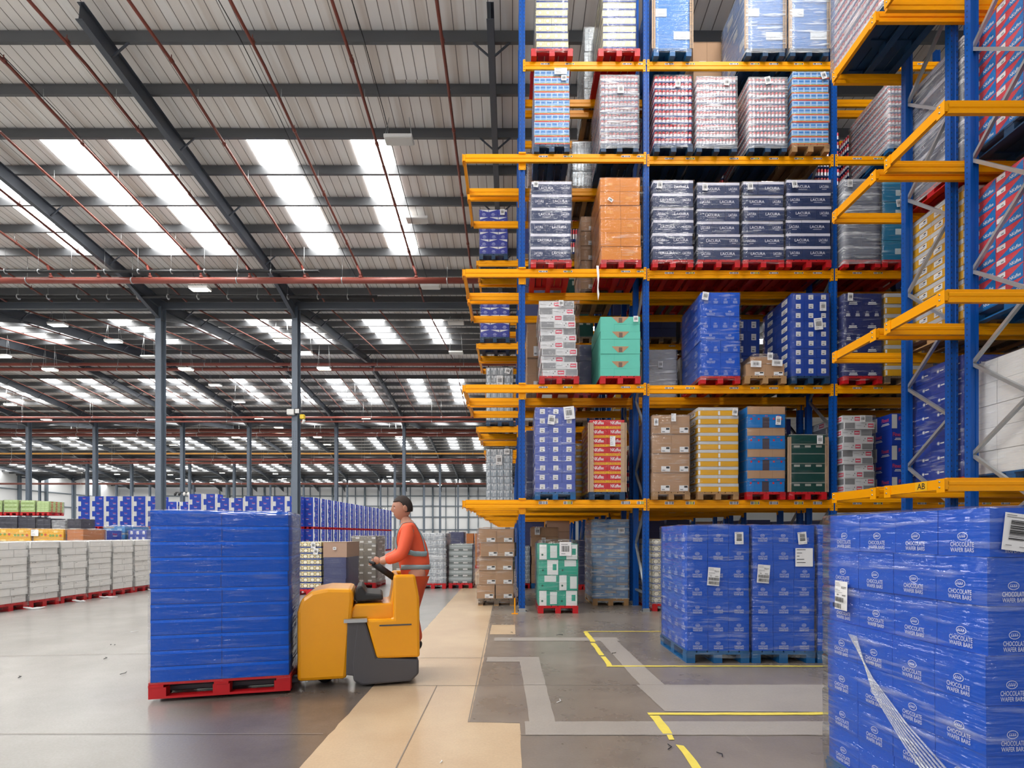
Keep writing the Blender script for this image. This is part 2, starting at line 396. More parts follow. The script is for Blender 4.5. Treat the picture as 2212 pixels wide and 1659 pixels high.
STY = {'lacura': (NAVY, S_lacura), 'choc': (CHOC, S_choc), 'chocs': (CHOC, S_chocsmall), 'peri': (PERI, S_whitelabel), 'wlblue': (WLBLUE, S_whitelabel), 'orange': (ORANGE, S_orange),
 'whitepink': (WBOX, S_whitepink), 'mint': (MINT, S_mint), 'nkaffee': (REDB, S_nkaffee), 'brown': (M_KRAFT, S_brown), 'yellow': (YELB, S_yellow), 'bluebrown': (M_KRAFT, S_bluebrown),
 'green': (GREEN, S_green), 'finest': (FINB, S_finest), 'bottlered': (c('#b4cbe8'), S_bottlered), 'cream': (CREAM, S_cream), 'rings': (CBLUE, S_rings), 'silver': (BTL, S_silver),
 'redblue': (REDD, S_redblue), 'whitebig': (WHTB, S_whitebig), 'circles': (CIRB, S_circles), 'wave': (PURP, S_wave), 'tealwhite': (TEALG, S_tealwhite), 'aqua': (AQUA, S_aqua),
 'goldcans': (CREAM, S_cans2), 'black': (BLKW, S_black), 'palegreen': (PGREEN, S_green2), 'fruit': (YELB, S_fruit), 'greybrown': (GREYB, S_grebrn), 'greytray': (c('#9aa5a6'), S_greytray),
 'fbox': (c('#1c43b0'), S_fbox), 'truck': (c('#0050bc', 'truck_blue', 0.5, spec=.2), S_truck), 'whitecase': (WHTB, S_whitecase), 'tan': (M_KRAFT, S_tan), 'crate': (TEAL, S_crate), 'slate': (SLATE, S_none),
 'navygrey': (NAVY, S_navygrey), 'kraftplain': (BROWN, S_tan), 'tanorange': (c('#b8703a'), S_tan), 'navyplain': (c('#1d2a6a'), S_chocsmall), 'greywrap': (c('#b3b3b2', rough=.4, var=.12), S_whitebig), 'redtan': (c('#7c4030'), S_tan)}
CART = {}
def carton_mesh(sty, w, d, h, v):
    key = (sty, round(w, 3), round(d, 3), round(h, 3), v)
    if key in CART: return CART[key]
    mb = MB()
    if sty == 'cans':
        mb.box(-w/2, w/2, -d/2, d/2, 0, h*.16, TRAY)
        mb.box(-w/2+.03, w/2-.03, -d/2+.03, d/2-.03, h*.16, h*.96, c('#8a8a92'))
        n = max(2, round(w/.068)); m = max(2, round(d/.068)); rr = w/n/2*.96
        pts = [(-w/2 + (i+.5)*w/n, -d/2 + rr) for i in range(n)]
        if v < 2: pts += [(s*(w/2 - rr), -d/2 + (j+.5)*d/m) for j in range(1, m) for s in ((-1,) if v == 0 else (1,))]
        for (px, py) in pts:
            for (za, zb, mt, r1, r2) in ((.16, .56, CANW, rr, rr), (.56, .90, CANR, rr, rr), (.90, .97, CANW, rr, rr*.75)):
                ring = [(math.cos(2*math.pi*k/8), math.sin(2*math.pi*k/8)) for k in range(8)]
                vs = [(px + a*r1, py + b*r1, h*za) for a, b in ring] + [(px + a*r2, py + b*r2, h*zb) for a, b in ring]
                mb.add(vs, [(k, (k+1) % 8, 8+(k+1) % 8, 8+k) for k in range(8)] + [tuple(range(8, 16))], mt, False)
    else:
        base, fn = STY[sty]; g = 0.0015
        mb.box(-w/2+g, w/2-g, -d/2+g, d/2-g, 0, h-g, base)
        fn(box_faces(mb, w-2*g, d-2*g, h-g), w, d, h, v)
    me = mb.mesh(('tray_' if sty == 'cans' else 'carton_') + sty); CART[key] = me
    return me

PALM = {}
def pallet_mesh(w, d, kind):
    key = (round(w, 2), round(d, 2), kind)
    if key in PALM: return PALM[key]
    mt, bm = {'red': (M_RED, M_RED), 'blue': (M_PBLUE, M_PBLUE), 'dblue': (M_PBLUED, M_PBLUED), 'wood': (M_WOOD, M_WOOD), 'old': (M_WOODD, M_WOOD), 'redw': (M_RED, M_WOODD)}[kind]
    mb = MB(); H = 0.144
    for x in (-w/2 + .055, 0, w/2 - .055):                      # three skids and their blocks along the depth
        mb.box(x-.05, x+.05, -d/2, d/2, 0, .02, bm)
        for y in (-d/2 + .07, 0, d/2 - .07): mb.box(x-.05, x+.05, y-.07, y+.07, .02, .1, mt)
    for y in (-d/2 + .06, 0, d/2 - .06): mb.box(-w/2, w/2, y-.06, y+.06, .1, .122, mt)
    n = 6
    for i in range(n):
        a = -w/2 + i*w/n; mb.box(a + .008, a + w/n - .008, -d/2, d/2, .122, H, mt)
    me = mb.mesh('pallet_' + kind); PALM[key] = me
    return me

def wrap_mesh(w, d, z0, z1, seed, puff=0.006, crown=0.0, skew=0.0, layers=0, zb=0.144):
    """four crinkled film walls and a top sheet, standing off the cartons"""
    rr = random.Random(seed); nx = max(5, int(w/.11)); ny = max(5, int(d/.14)); nz = max(5, int((z1-z0)/.12))
    zs = [z0 + (z1-z0)*k/nz for k in range(nz+1)]; dip = [0.0]*(nz+1)
    if layers:
        hl = (z1 - zb)/layers; zs = [z0, zb*.6]; dip = [0.0, .0]
        for k in range(layers):
            for q, dp in ((0.0, -.007), (.07, .004), (.45, .002), (.93, .005)): zs.append(zb + hl*(k+q)); dip.append(dp)
        zs.append(z1); dip.append(0.0); nz = len(zs) - 1
    per = [(-w/2 + w*i/nx, -d/2, 0, -1) for i in range(nx)] + [(w/2, -d/2 + d*j/ny, 1, 0) for j in range(ny)] + \
          [(w/2 - w*i/nx, d/2, 0, 1) for i in range(nx)] + [(-w/2, d/2 - d*j/ny, -1, 0) for j in range(ny)]
    n = len(per); vs = []; fs = []
    for k in range(nz+1):
        z = zs[k]
        for (x, y, ax, ay) in per:
            e = mnoise.noise(Vector((x*5+seed, y*5, z*7)))*.007 + mnoise.noise(Vector((x*1.7+seed*3, y*2, z*2)))*.006
            o = puff + max(0.0, abs(e) + dip[k]); ox, oy = ax*o, ay*o
            if ax == 0 and abs(abs(x) - w/2) < 1e-6: ox = o*(1 if x > 0 else -1)
            if ay == 0 and abs(abs(y) - d/2) < 1e-6: oy = o*(1 if y > 0 else -1)
            vs.append((x+ox, y+oy, z + mnoise.noise(Vector((x*3, y*3, seed)))*(.02 if k == 0 else .006)))
    for k in range(nz):
        for i in range(n):
            j = (i+1) % n; fs.append((k*n+i, k*n+j, (k+1)*n+j, (k+1)*n+i))
    cx = len(vs); top0 = nz*n
    inner = []
    for (x, y, ax, ay) in per: inner.append((x*.86, y*.86, z1 + puff + crown*.7 + rr.uniform(0, .012)))
    vs += inner; vs.append((0, 0, z1 + puff + crown + .01))
    for i in range(n):
        j = (i+1) % n; fs.append((top0+i, top0+j, cx+j, cx+i)); fs.append((cx+i, cx+j, cx+n))
    mb = MB(); mb.add(vs, fs, FILM, True)
    return mb
def label_mesh(w, h, kind):
    """shipping label lying in the XZ plane facing -Y"""
    mb = MB(); mb.box(-w/2, w/2, -.0008, 0, -h/2, h/2, M_WHITE)
    f = Face(mb, (-w/2, -.0008, -h/2), (1,0,0), (0,0,1), w, h); rr = random.Random(int(w*1000)+len(kind))
    if kind == 'ladder':
        f.rect(.06, .93, .45, .95, M_GREY); f.rect(.06, .88, .78, .90, M_GREY); z = .28
        while z < .80:
            t = rr.choice((.008, .012, .02, .03)); f.rect(.2, z, .8, z+t, M_BLACK); z += t + rr.choice((.012, .02, .03))
        f.rect(.06, .12, .3, .14, M_GREY); f.rect(.6, .10, .9, .12, M_GREY)
    elif kind == 'ship':
        f.text('32277', .72, .75, h*.075, M_BLACK, w*.44); f.text('084', .26, .50, h*.05, M_BLACK, w*.2); f.text('34543', .74, .49, h*.055, M_BLACK, w*.36)
        for z in (.93, .88, .83, .70, .66, .60): f.rect(.07, z, .07 + rr.uniform(.2, .6), z+.012, M_GREY)
        for z0, z1 in ((.29, .45), (.08, .24)):
            x = .08
            while x < .92:
                t = rr.choice((.008, .014, .024)); f.rect(x, z0, min(.93, x+t), z1, M_BLACK); x += t + rr.choice((.01, .016))
    elif kind == 'note':
        for i, z in enumerate((.9, .72, .55, .38, .2)): f.rect(.08, z, .08 + (.5, .3, .15, .42, .5)[i], z+.03, M_BLACK)
    else:
        x = .2
        while x < .8:
            t = rr.choice((.03, .05)); f.rect(x, .3, x+t, .72, M_BLACK); x += t + .04
        f.rect(.15, .82, .7, .86, M_GREY); f.rect(.15, .14, .5, .18, M_GREY)
    return mb.mesh('label_' + kind)
LABM = {}
def label_part(t, d, x, z, w, h, kind, side='f', tilt=0.0, off=0.035):
    key = (w, h, kind)
    if key not in LABM: LABM[key] = label_mesh(w, h, kind)
    if side == 'f': return obj('shipping_label', LABM[key], t, (x, -d/2 - off, z), rot=(0, tilt, 0))
    if side == 'l': return obj('shipping_label', LABM[key], t, (-x - off, d, z), rot=(Matrix.Rotation(-math.pi/2, 3, 'Z') @ Matrix.Rotation(tilt, 3, 'Y')).to_euler())

SEED = [0]
def build_load(label, style, w, d, h, layers, pats, pal='red', loc=(0,0,0), rz=0.0, nd=2, wrap=FILM, jit=.008, group=None, tags=(), cornerw=.035, corner=None, lean=0.0,
               name='pallet_load', cat='pallet load', pw=None, pdp=None, shape=None, puff=.006, crown=0.0, side='l', prot=False, rotj=.006, wz0=.06, vf=None, kind=None, solid=False):
    """one wrapped pallet: pallet, cartons (those that can be seen), film, labels.  w, d, h: of the cartons"""
    SEED[0] += 1; rr = random.Random(SEED[0]*17+3)
    t = thing(name, label, cat, loc, rz, group)
    ph = 0.144
    if pal: obj('pallet', pallet_mesh(pw or w + .02, pdp or (1.2 if d > 1.05 else max(.8, d)), pal), t) if not prot else obj('pallet', pallet_mesh(pdp, pw, pal), t, (0, 0, 0), math.pi/2)
    else: ph = 0.0
    hl = h / layers
    for k in range(layers):
        pat = pats[k % len(pats)]; tot = sum(pat)
        ww, dx0 = w, 0.0
        if shape: ww = w*shape[k % len(shape)]
        jx, jy = rr.uniform(-jit, jit) + lean*(k/layers), rr.uniform(-jit, jit)
        x = -ww/2
        for i, p in enumerate(pat):
            cw = ww*p/tot
            for j in range(nd):
                cd = d/nd
                edge = j == 0 or (i == 0 and side == 'l') or (i == len(pat)-1 and side == 'r') or side == 'b'
                if not edge and k < layers-1: continue
                if vf: v = vf(k, i, j)
                elif style == 'cans': v = 0 if i == 0 and side == 'l' else (1 if i == len(pat)-1 and side == 'r' else 2)
                else: v = (k + i) % 2
                jz = rr.uniform(-.004, .004) if jit else 0
                obj('tray' if style == 'cans' else 'carton', carton_mesh(style, round(cw, 3), round(cd, 3), round(hl, 4), v), t,
                    (x + cw/2 + jx, -d/2 + cd*(j+.5) + jy, ph + hl*k), rr.uniform(-rotj, rotj) if jit else 0)
            x += cw
    if corner:
        for s in (-1, 1):
            mb = MB(); mb.box(s*(w/2+.004) - cornerw - (cornerw - .035)*s, s*(w/2+.004) + cornerw - (cornerw - .035)*s, -d/2 - .014, -d/2 - .009, ph, ph + h*corner, M_TAN)
            mb.box(s*(w/2+.010) - .003, s*(w/2+.010) + .003, -d/2 - .014, -d/2 + .06, ph, ph + h*corner, M_TAN)
            obj('corner_board', mb, t)
    if wrap:
        mb = wrap_mesh(w + 2*jit + abs(lean), d + 2*jit, wz0 if pal else .01, ph + h, SEED[0], puff, crown, 0, layers if layers <= 8 else 0, ph)
        mb.mats[0] = wrap; obj('stretch_wrap', mb, t)
    for (lx, lz, lw, lh, lk, tl) in tags: label_part(t, d, lx*w, ph + lz*h, lw, lh, lk, 'f', tl)
    return t
# levels of the racking: z of the beam tops
LV = {0: 0.0, 1: 2.145, 2: 4.343, 3: 6.546, 4: 8.736, 5: 10.549}
ROWD = {'A': 10.36, 'B': 11.56, 'C': 14.40, 'D': 15.60}
def rload(label, style, x0, x1, ytop, row, lv, layers, pats, pal='red', h=None, d=1.18, D=None, **kw):
    D = D or ROWD[row]; a, b = PX(x0, D), PX(x1, D); w = b - a - .02; z = LV[lv]
    hh = h or (PZ(ytop, D) - z - .144)
    return build_load(label, style, w, d, hh, layers, pats, pal, ((a+b)/2, D + d/2, z + .001), **kw)
# ------------------------------------------------------------------ building shell
Z0, SL = 12.83, 0.115
def zp(D):
    d = D % 26.0; d = min(d, 26.0 - d)
    return Z0 + SL*d
XL, XR, DN, DF = -94.0, 42.0, -26.0, 130.6
def ceiling_material():
    m = bpy.data.materials.new('roof_liner_sheet'); m.use_nodes = True; nt = m.node_tree; N = nt.nodes; L = nt.links; b = N['Principled BSDF']
    b.inputs['Roughness'].default_value = 0.55
    tc = N.new('ShaderNodeTexCoord'); sx = N.new('ShaderNodeSeparateXYZ'); L.new(tc.outputs['Object'], sx.inputs[0])
    dv = N.new('ShaderNodeMath'); dv.operation = 'DIVIDE'; dv.inputs[1].default_value = 0.30; L.new(sx.outputs[0], dv.inputs[0])
    fr = N.new('ShaderNodeMath'); fr.operation = 'FRACT'; L.new(dv.outputs[0], fr.inputs[0])
    lt = N.new('ShaderNodeMath'); lt.operation = 'LESS_THAN'; lt.inputs[1].default_value = 0.075; L.new(fr.outputs[0], lt.inputs[0])
    fl = N.new('ShaderNodeMath'); fl.operation = 'FLOOR'; L.new(dv.outputs[0], fl.inputs[0])
    wn = N.new('ShaderNodeTexWhiteNoise'); wn.noise_dimensions = '1D'; L.new(fl.outputs[0], wn.inputs['W'])
    mp = N.new('ShaderNodeMapping'); mp.inputs['Scale'].default_value = (3.0, 0.25, 1); L.new(tc.outputs['Object'], mp.inputs[0])
    nz = N.new('ShaderNodeTexNoise'); nz.inputs['Scale'].default_value = 0.7; nz.inputs['Detail'].default_value = 3; L.new(mp.outputs[0], nz.inputs['Vector'])
    m1 = N.new('ShaderNodeMix'); m1.data_type = 'RGBA'; m1.inputs[6].default_value = lin('#f1f1f1'); m1.inputs[7].default_value = lin('#e9e5e2'); L.new(wn.outputs['Value'], m1.inputs[0])
    rp = N.new('ShaderNodeMapRange'); rp.inputs['From Min'].default_value = 0.5; rp.inputs['From Max'].default_value = 0.78; L.new(nz.outputs['Fac'], rp.inputs[0])
    m2 = N.new('ShaderNodeMix'); m2.data_type = 'RGBA'; m2.inputs[7].default_value = lin('#cdc2b8'); L.new(rp.outputs[0], m2.inputs[0]); L.new(m1.outputs[2], m2.inputs[6])
    m3 = N.new('ShaderNodeMix'); m3.data_type = 'RGBA'; m3.inputs[7].default_value = lin('#7a7672'); L.new(lt.outputs[0], m3.inputs[0]); L.new(m2.outputs[2], m3.inputs[6])
    L.new(m3.outputs[2], b.inputs['Base Color'])
    return m
M_CEIL = ceiling_material()
mb = MB(); zt = 0.17
for k in range(-2, 10):
    a, b_ = k*13.0, (k+1)*13.0
    za, zb = zp(a) + zt, zp(b_ - 1e-6 if k % 2 else b_) + zt
    mb.add([(XL, a, za), (XR, a, za), (XR, b_, zb), (XL, b_, zb)], [(0, 1, 2, 3)], M_CEIL)
    mb.add([(XL, a, za+.12), (XR, a, za+.12), (XR, b_, zb+.12), (XL, b_, zb+.12)], [(3, 2, 1, 0)], M_CEIL)
struct('ceiling', mb, 'pale ribbed roof lining sloping between valleys and ridges', 'ceiling')

mb = MB(); mb.add([(-3.25, 14.1, zp(14.1) + .165), (-2.05, 14.1, zp(14.1) + .165), (-2.05, 15.3, zp(15.3) + .165), (-3.25, 15.3, zp(15.3) + .165)], [(0, 3, 2, 1)], mat('new_liner_sheet', '#ffffff', .5))
for q in (-2.95, -2.65, -2.35): mb.add([(q-.012, 14.1, zp(14.1) + .163), (q+.012, 14.1, zp(14.1) + .163), (q+.012, 15.3, zp(15.3) + .163), (q-.012, 15.3, zp(15.3) + .163)], [(0, 3, 2, 1)], mat('liner_rib', '#8f8c8c', .5))
struct('ceiling_panel', mb, 'cleaner replacement lining sheet between two purlins of the nearest slope', 'ceiling')
# frames: x of the portal frames
FX = [-0.52, 7.6, 13.9, 22.2, -10.27, -16.72]
q = -16.72
while q > -92:
    q -= 8.30; FX.append(q); q -= 6.34; FX.append(q)
FX = sorted(FX, reverse=True)
def visible_x(D): return -0.97*D - 4
# roof beams (purlins)
kk = 0
for k in range(1, 10):                       # slope k spans 13k..13k+13
    names = 'nearest' if k == 1 else nth(k)
    for j in range(9):
        dist = 0.43 + 1.45*j
        D = 13.0*k + (13.0 - dist if k % 2 else dist)
        mb = MB(); x0 = max(XL, visible_x(D)); x1 = 12.0 if D > 40 else XR; z = zp(D)
        prof = [(D-.035, z-.16), (D+.055, z-.16), (D+.055, z-.14), (D-.020, z-.14), (D-.020, z+.115), (D+.045, z+.115), (D+.045, z+.13), (D-.035, z+.13)]
        mb.prism(prof, 'x', x0, x1, M_STEEL2)
        struct('roof_beam', mb, f'{nth(j+1)} steel purlin up from the valley on the {names} roof slope', 'roof beam')
# rooflights
M_SKYL = emit('rooflight_glow', '#fffdf9', 14.0)
nw = 0
def bay_strips(xa, xb):
    w = xb - xa
    if abs(xa + 16.72) < .1: return [(-14.95, -13.76), (-12.77, -11.6)]
    if abs(xa + 10.27) < .1: return [(-8.4, -7.2), (-5.1, -3.9)]
    if abs(xb + 16.72) < .1: return [(-22.6, -21.5), (-18.5, -17.35)]
    return [(xa + w*.27 - .3, xa + w*.27 + .85), (xa + w*.62 - .3, xa + w*.62 + .85)]
for k in range(-2, 10):
    Dn, Df = (13.0*k, 13.0*k + 13.0)
    a, b_ = ((Df - 8.95), (Df - 3.35)) if k % 2 else ((Dn + 3.6), (Dn + 9.2))
    for i in range(len(FX) - 1):
        xb, xa = FX[i], FX[i+1]
        if k > 0 and (xb < visible_x(b_) - 2 or xa > 24): continue
        if k <= 0 and (xb < -34 or xa > 6): continue
        if k in (1, -1, -2) and xa > -2: continue
        if k > 3 and xa > 6: continue
        for (s, e) in bay_strips(xa, xb):
            nw += 1; mb = MB(); za, zb = zp(a) + .15, zp(b_) + .15
            mb.add([(s, a, za), (e, a, za), (e, b_, zb), (s, b_, zb)], [(0, 3, 2, 1)], M_SKYL)
            struct(f'window_{nw}', mb, f'translucent rooflight strip {nw} glowing between the purlins', 'rooflight')
# rafters with haunches and fly braces
for k in range(1, 10):
    D0, D1 = 13.0*k, 13.0*k + 13.0
    lo, hi = (D1, D0) if k % 2 else (D0, D1)      # valley end, ridge end
    for i, X in enumerate(FX):
        if X < visible_x(D1) or (X > 8 and k > 2) or (X > 0 and k > 5): continue
        mb = MB(); s = 1 if hi > lo else -1
        zl, zh = Z0 - .16, Z0 + SL*13.0 - .16
        dep, fw = .46, .17
        a, b_ = Vector((X, lo, zl)), Vector((X, hi, zh))
        up = (b_ - a).cross(Vector((1, 0, 0))); up = (up if up.z > 0 else -up).normalized()
        mb.bar(a - up*.01, b_ - up*.01, fw, .016, M_STEEL, up); mb.bar(a - up*dep, b_ - up*dep, fw, .016, M_STEEL, up)
        mb.bar(a - up*dep/2, b_ - up*dep/2, .014, dep, M_STEEL, up)
        pts = [(lo, zl - dep), (lo, zl - dep - .55), (lo + s*2.6, zl - dep + SL*2.6)]
        mb.prism([(p[0], p[1]) for p in pts], 'x', X - .008, X + .008, M_STEEL)
        mb.bar((X, lo, zl-dep-.55), (X, lo + s*2.6, zl - dep + SL*2.6), fw, .016, M_STEEL)
        if k <= 3:
            for j in (1, 2, 4, 6, 8):
                dist = 0.43 + 1.45*j; D = lo + s*dist; z = Z0 + SL*dist
                mb.bar((X, D, z - .12 - dep + .02), (X + .55, D, z - .08), .04, .04, M_STEEL)
                if X > -5: mb.bar((X, D, z - .12 - dep + .02), (X - .55, D, z - .08), .04, .04, M_STEEL)
        rn = 'centre line' if abs(X + .52) < .1 else f'{nth(i+1)} frame counted from the racking side'
        struct('rafter_beam', mb, f'sloping grey steel rafter of the {rn}, {nth(k)} roof slope', 'roof beam')
# columns
M_COLM = mat('column_paint', '#66717f', 0.45, var=0.04)
def column_mesh(h, fw=.27, dp=.40, bolts=True):
    mb = MB(); t = .022
    mb.box(-fw/2, fw/2, -dp/2, -dp/2 + t, 0, h, M_COLM); mb.box(-fw/2, fw/2, dp/2 - t, dp/2, 0, h, M_COLM)
    mb.box(-.009, .009, -dp/2, dp/2, 0, h, M_COLM); mb.box(-.22, .22, -.3, .3, 0, .03, M_COLM)
    for z in (5.5, 6.0):
        for i in range(5):
            for sx in (-.06, .06): mb.box(sx-.012, sx+.012, -dp/2-.004, -dp/2, z+i*.09, z+i*.09+.02, M_DARK)
    return mb
cm = {}
for r, D in enumerate((26.0, 52.0, 78.0, 104.0)):
    for i, X in enumerate(FX):
        if X < visible_x(D) or X > 1 or (X > -1 and r == 0): continue
        if 'c' not in cm: cm['c'] = column_mesh(Z0 - .55).mesh('steel_column')
        o = obj('steel_column', cm['c'], None, (X, D, 0))
        tag(o, f'grey steel column, {nth(i)} from the racking in the {nth(r+1)} valley row', 'column', None, 'structure')
# valley gutter beams
for r, D in enumerate((26.0, 52.0, 78.0, 104.0)):
    mb = MB(); mb.box(max(XL, visible_x(D)), 12, D-.07, D+.07, Z0-.62, Z0-.32, M_STEEL); struct('valley_beam', mb, f'long steel beam under the {nth(r+1)} roof valley', 'roof beam')
# far wall and side walls
M_WALL = mat('wall_panel', '#d9dbdd', 0.5, var=0.03, vscale=.3)
M_GIRT = mat('wall_steel', '#5f6a74', 0.5, var=0.05)
def wall_ribs(m):
    return m
mb = MB(); mb.box(XL, XR, DF, DF + .2, 0, Z0 + .3, M_WALL); struct('wall_back', mb, 'pale panel end wall far behind the stacked pallets', 'wall')
mb = MB(); mb.box(XL - .2, XL, -26, DF + .2, 0, Z0 + 2, M_WALL); struct('wall_left', mb, 'pale panel side wall beyond the aisles', 'wall')
mb = MB(); mb.box(XR, XR + .2, -26, DF + .2, 0, Z0 + 2, M_WALL); struct('wall_right', mb, 'pale panel wall behind the racking', 'wall')
n = 0; X = -5.0
while X > -72:
    n += 1; mb = MB(); wv = .34 if n % 3 == 0 else .17
    mb.box(X - wv/2, X + wv/2, DF - .5 + (.0 if n % 3 == 0 else .25), DF, 0, Z0 + .2, M_GIRT)
    struct('wall_column', mb, f'{nth(n)} grey post along the far end wall', 'column'); X -= 3.1 if n % 2 else 2.3
for i, z in enumerate((2.6, 5.6, 8.2, 10.6)):
    mb = MB(); mb.box(-85, -1, DF - .22, DF - .02, z, z + .22, M_GIRT); struct('wall_beam', mb, f'{nth(i+1)} horizontal rail up the far end wall', 'wall rail')
for i, D in enumerate((91.0, 97.0, 104.0, 110.0, 117.0, 124.0)):
    mb = MB(); mb.box(XL, XL + .5, D-.2, D+.2, 0, Z0, M_GIRT); struct('wall_column', mb, f'{nth(i+1)} grey post along the side wall', 'column')
for i, z in enumerate((4.0, 7.2, 10.0)):
    mb = MB(); mb.box(XL + .02, XL + .2, 60, DF, z, z + .2, M_GIRT); struct('wall_beam', mb, f'{nth(i+1)} horizontal rail up the side wall', 'wall rail')
M_DOCK = emit('dock_window_glow', '#eef4ff', 2.2)
for i in range(4):
    mb = MB(); D = 97.6 + i*1.6; mb.box(XL + .02, XL + .06, D, D + 1.3, 4.5, 6.6, M_DOCK); nw += 1
    struct(f'window_{nw}', mb, f'bright high window, {nth(i+1)} of four in the side wall', 'window')

# ------------------------------------------------------------------ floor
def floor_mat(key, ca, cb, rough, scr=0.4, blur_tone=False):
    m = bpy.data.materials.new(key); m.use_nodes = True; nt = m.node_tree; N = nt.nodes; L = nt.links; b = N['Principled BSDF']
    tc = N.new('ShaderNodeTexCoord')
    n1 = N.new('ShaderNodeTexNoise'); n1.inputs['Scale'].default_value = 0.9; n1.inputs['Detail'].default_value = 5; n1.inputs['Roughness'].default_value = .65; L.new(tc.outputs['Object'], n1.inputs['Vector'])
    mr = N.new('ShaderNodeMapRange'); mr.inputs['From Min'].default_value = .36; mr.inputs['From Max'].default_value = .64; L.new(n1.outputs['Fac'], mr.inputs[0])
    m1 = N.new('ShaderNodeMix'); m1.data_type = 'RGBA'; m1.inputs[6].default_value = lin(ca); m1.inputs[7].default_value = lin(cb); L.new(mr.outputs[0], m1.inputs[0])
    n2 = N.new('ShaderNodeTexNoise'); n2.inputs['Scale'].default_value = 60; n2.inputs['Detail'].default_value = 3; L.new(tc.outputs['Object'], n2.inputs['Vector'])
    mr2 = N.new('ShaderNodeMapRange'); mr2.inputs['From Min'].default_value = .3; mr2.inputs['From Max'].default_value = .7; mr2.inputs['To Min'].default_value = .94; mr2.inputs['To Max'].default_value = 1.05; L.new(n2.outputs['Fac'], mr2.inputs[0])
    ms = N.new('ShaderNodeVectorMath'); ms.operation = 'SCALE'; L.new(m1.outputs[2], ms.inputs[0]); L.new(mr2.outputs[0], ms.inputs['Scale'])
    # scuffs: thin pale marks
    mp = N.new('ShaderNodeMapping'); mp.inputs['Scale'].default_value = (14, 1.1, 1); mp.inputs['Rotation'].default_value = (0, 0, 1.1); L.new(tc.outputs['Object'], mp.inputs[0])
    n3 = N.new('ShaderNodeTexNoise'); n3.inputs['Scale'].default_value = 1.6; n3.inputs['Detail'].default_value = 4; L.new(mp.outputs[0], n3.inputs['Vector'])
    mr3 = N.new('ShaderNodeMapRange'); mr3.inputs['From Min'].default_value = .68; mr3.inputs['From Max'].default_value = .76; mr3.inputs['To Max'].default_value = scr; L.new(n3.outputs['Fac'], mr3.inputs[0])
    m2 = N.new('ShaderNodeMix'); m2.data_type = 'RGBA'; m2.inputs[7].default_value = lin('#c4beb6'); L.new(mr3.outputs[0], m2.inputs[0]); L.new(ms.outputs[0], m2.inputs[6])
    outc = m2.outputs[2]
    if blur_tone:                     # exposure and blur darkness beside the beige strip, painted into the colour, soft ragged edge
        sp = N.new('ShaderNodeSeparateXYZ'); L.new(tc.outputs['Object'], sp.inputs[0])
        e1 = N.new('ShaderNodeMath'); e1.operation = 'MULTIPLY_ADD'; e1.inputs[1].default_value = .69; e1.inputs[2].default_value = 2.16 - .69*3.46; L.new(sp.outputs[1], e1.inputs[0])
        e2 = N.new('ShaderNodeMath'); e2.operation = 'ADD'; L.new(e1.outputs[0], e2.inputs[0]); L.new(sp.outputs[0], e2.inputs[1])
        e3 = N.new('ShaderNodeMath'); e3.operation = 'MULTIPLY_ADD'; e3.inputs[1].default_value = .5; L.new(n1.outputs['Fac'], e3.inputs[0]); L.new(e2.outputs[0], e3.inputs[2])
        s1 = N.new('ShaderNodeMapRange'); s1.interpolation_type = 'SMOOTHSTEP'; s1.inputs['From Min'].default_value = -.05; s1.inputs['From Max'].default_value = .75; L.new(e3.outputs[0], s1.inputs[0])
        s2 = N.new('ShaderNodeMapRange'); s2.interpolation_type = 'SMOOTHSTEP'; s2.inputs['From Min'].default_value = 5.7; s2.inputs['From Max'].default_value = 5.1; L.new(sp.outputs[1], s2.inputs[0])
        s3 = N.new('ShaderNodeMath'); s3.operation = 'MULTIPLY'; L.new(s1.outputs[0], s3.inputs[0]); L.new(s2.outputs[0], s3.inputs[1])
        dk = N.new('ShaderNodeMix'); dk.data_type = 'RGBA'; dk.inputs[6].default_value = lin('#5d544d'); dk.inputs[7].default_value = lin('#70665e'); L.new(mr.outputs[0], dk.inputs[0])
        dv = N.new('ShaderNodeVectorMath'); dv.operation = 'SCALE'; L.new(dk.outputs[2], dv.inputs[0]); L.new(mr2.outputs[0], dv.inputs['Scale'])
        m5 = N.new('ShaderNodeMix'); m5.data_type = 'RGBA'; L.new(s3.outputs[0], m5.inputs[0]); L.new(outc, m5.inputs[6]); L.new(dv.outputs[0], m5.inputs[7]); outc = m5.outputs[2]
    L.new(outc, b.inputs['Base Color'])
    mr4 = N.new('ShaderNodeMapRange'); mr4.inputs['To Min'].default_value = rough - .02; mr4.inputs['To Max'].default_value = rough + .08; L.new(n1.outputs['Fac'], mr4.inputs[0]); L.new(mr4.outputs[0], b.inputs['Roughness'])
    return m
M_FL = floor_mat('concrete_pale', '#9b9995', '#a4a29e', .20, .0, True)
M_FLR = floor_mat('concrete_worn', '#756c63', '#887e74', .25, .18)
M_FLD = floor_mat('concrete_dark', '#5d544d', '#6e645c', .30, .12)
M_BEI = floor_mat('concrete_beige', '#b99f81', '#c7b091', .33, .1)
M_TAPE = floor_mat('tape_scar', '#98918a', '#a29b93', .38, .05)
M_LINE = mat('line_paint', '#e3cf58', 0.5, var=0.12, vscale=14)
M_JOINT = mat('joint_filler', '#837b73', 0.7, var=.1)
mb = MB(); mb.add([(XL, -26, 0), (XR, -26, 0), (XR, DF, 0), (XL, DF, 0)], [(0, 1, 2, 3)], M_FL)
struct('floor', mb, 'polished pale grey concrete floor of the hall', 'floor')
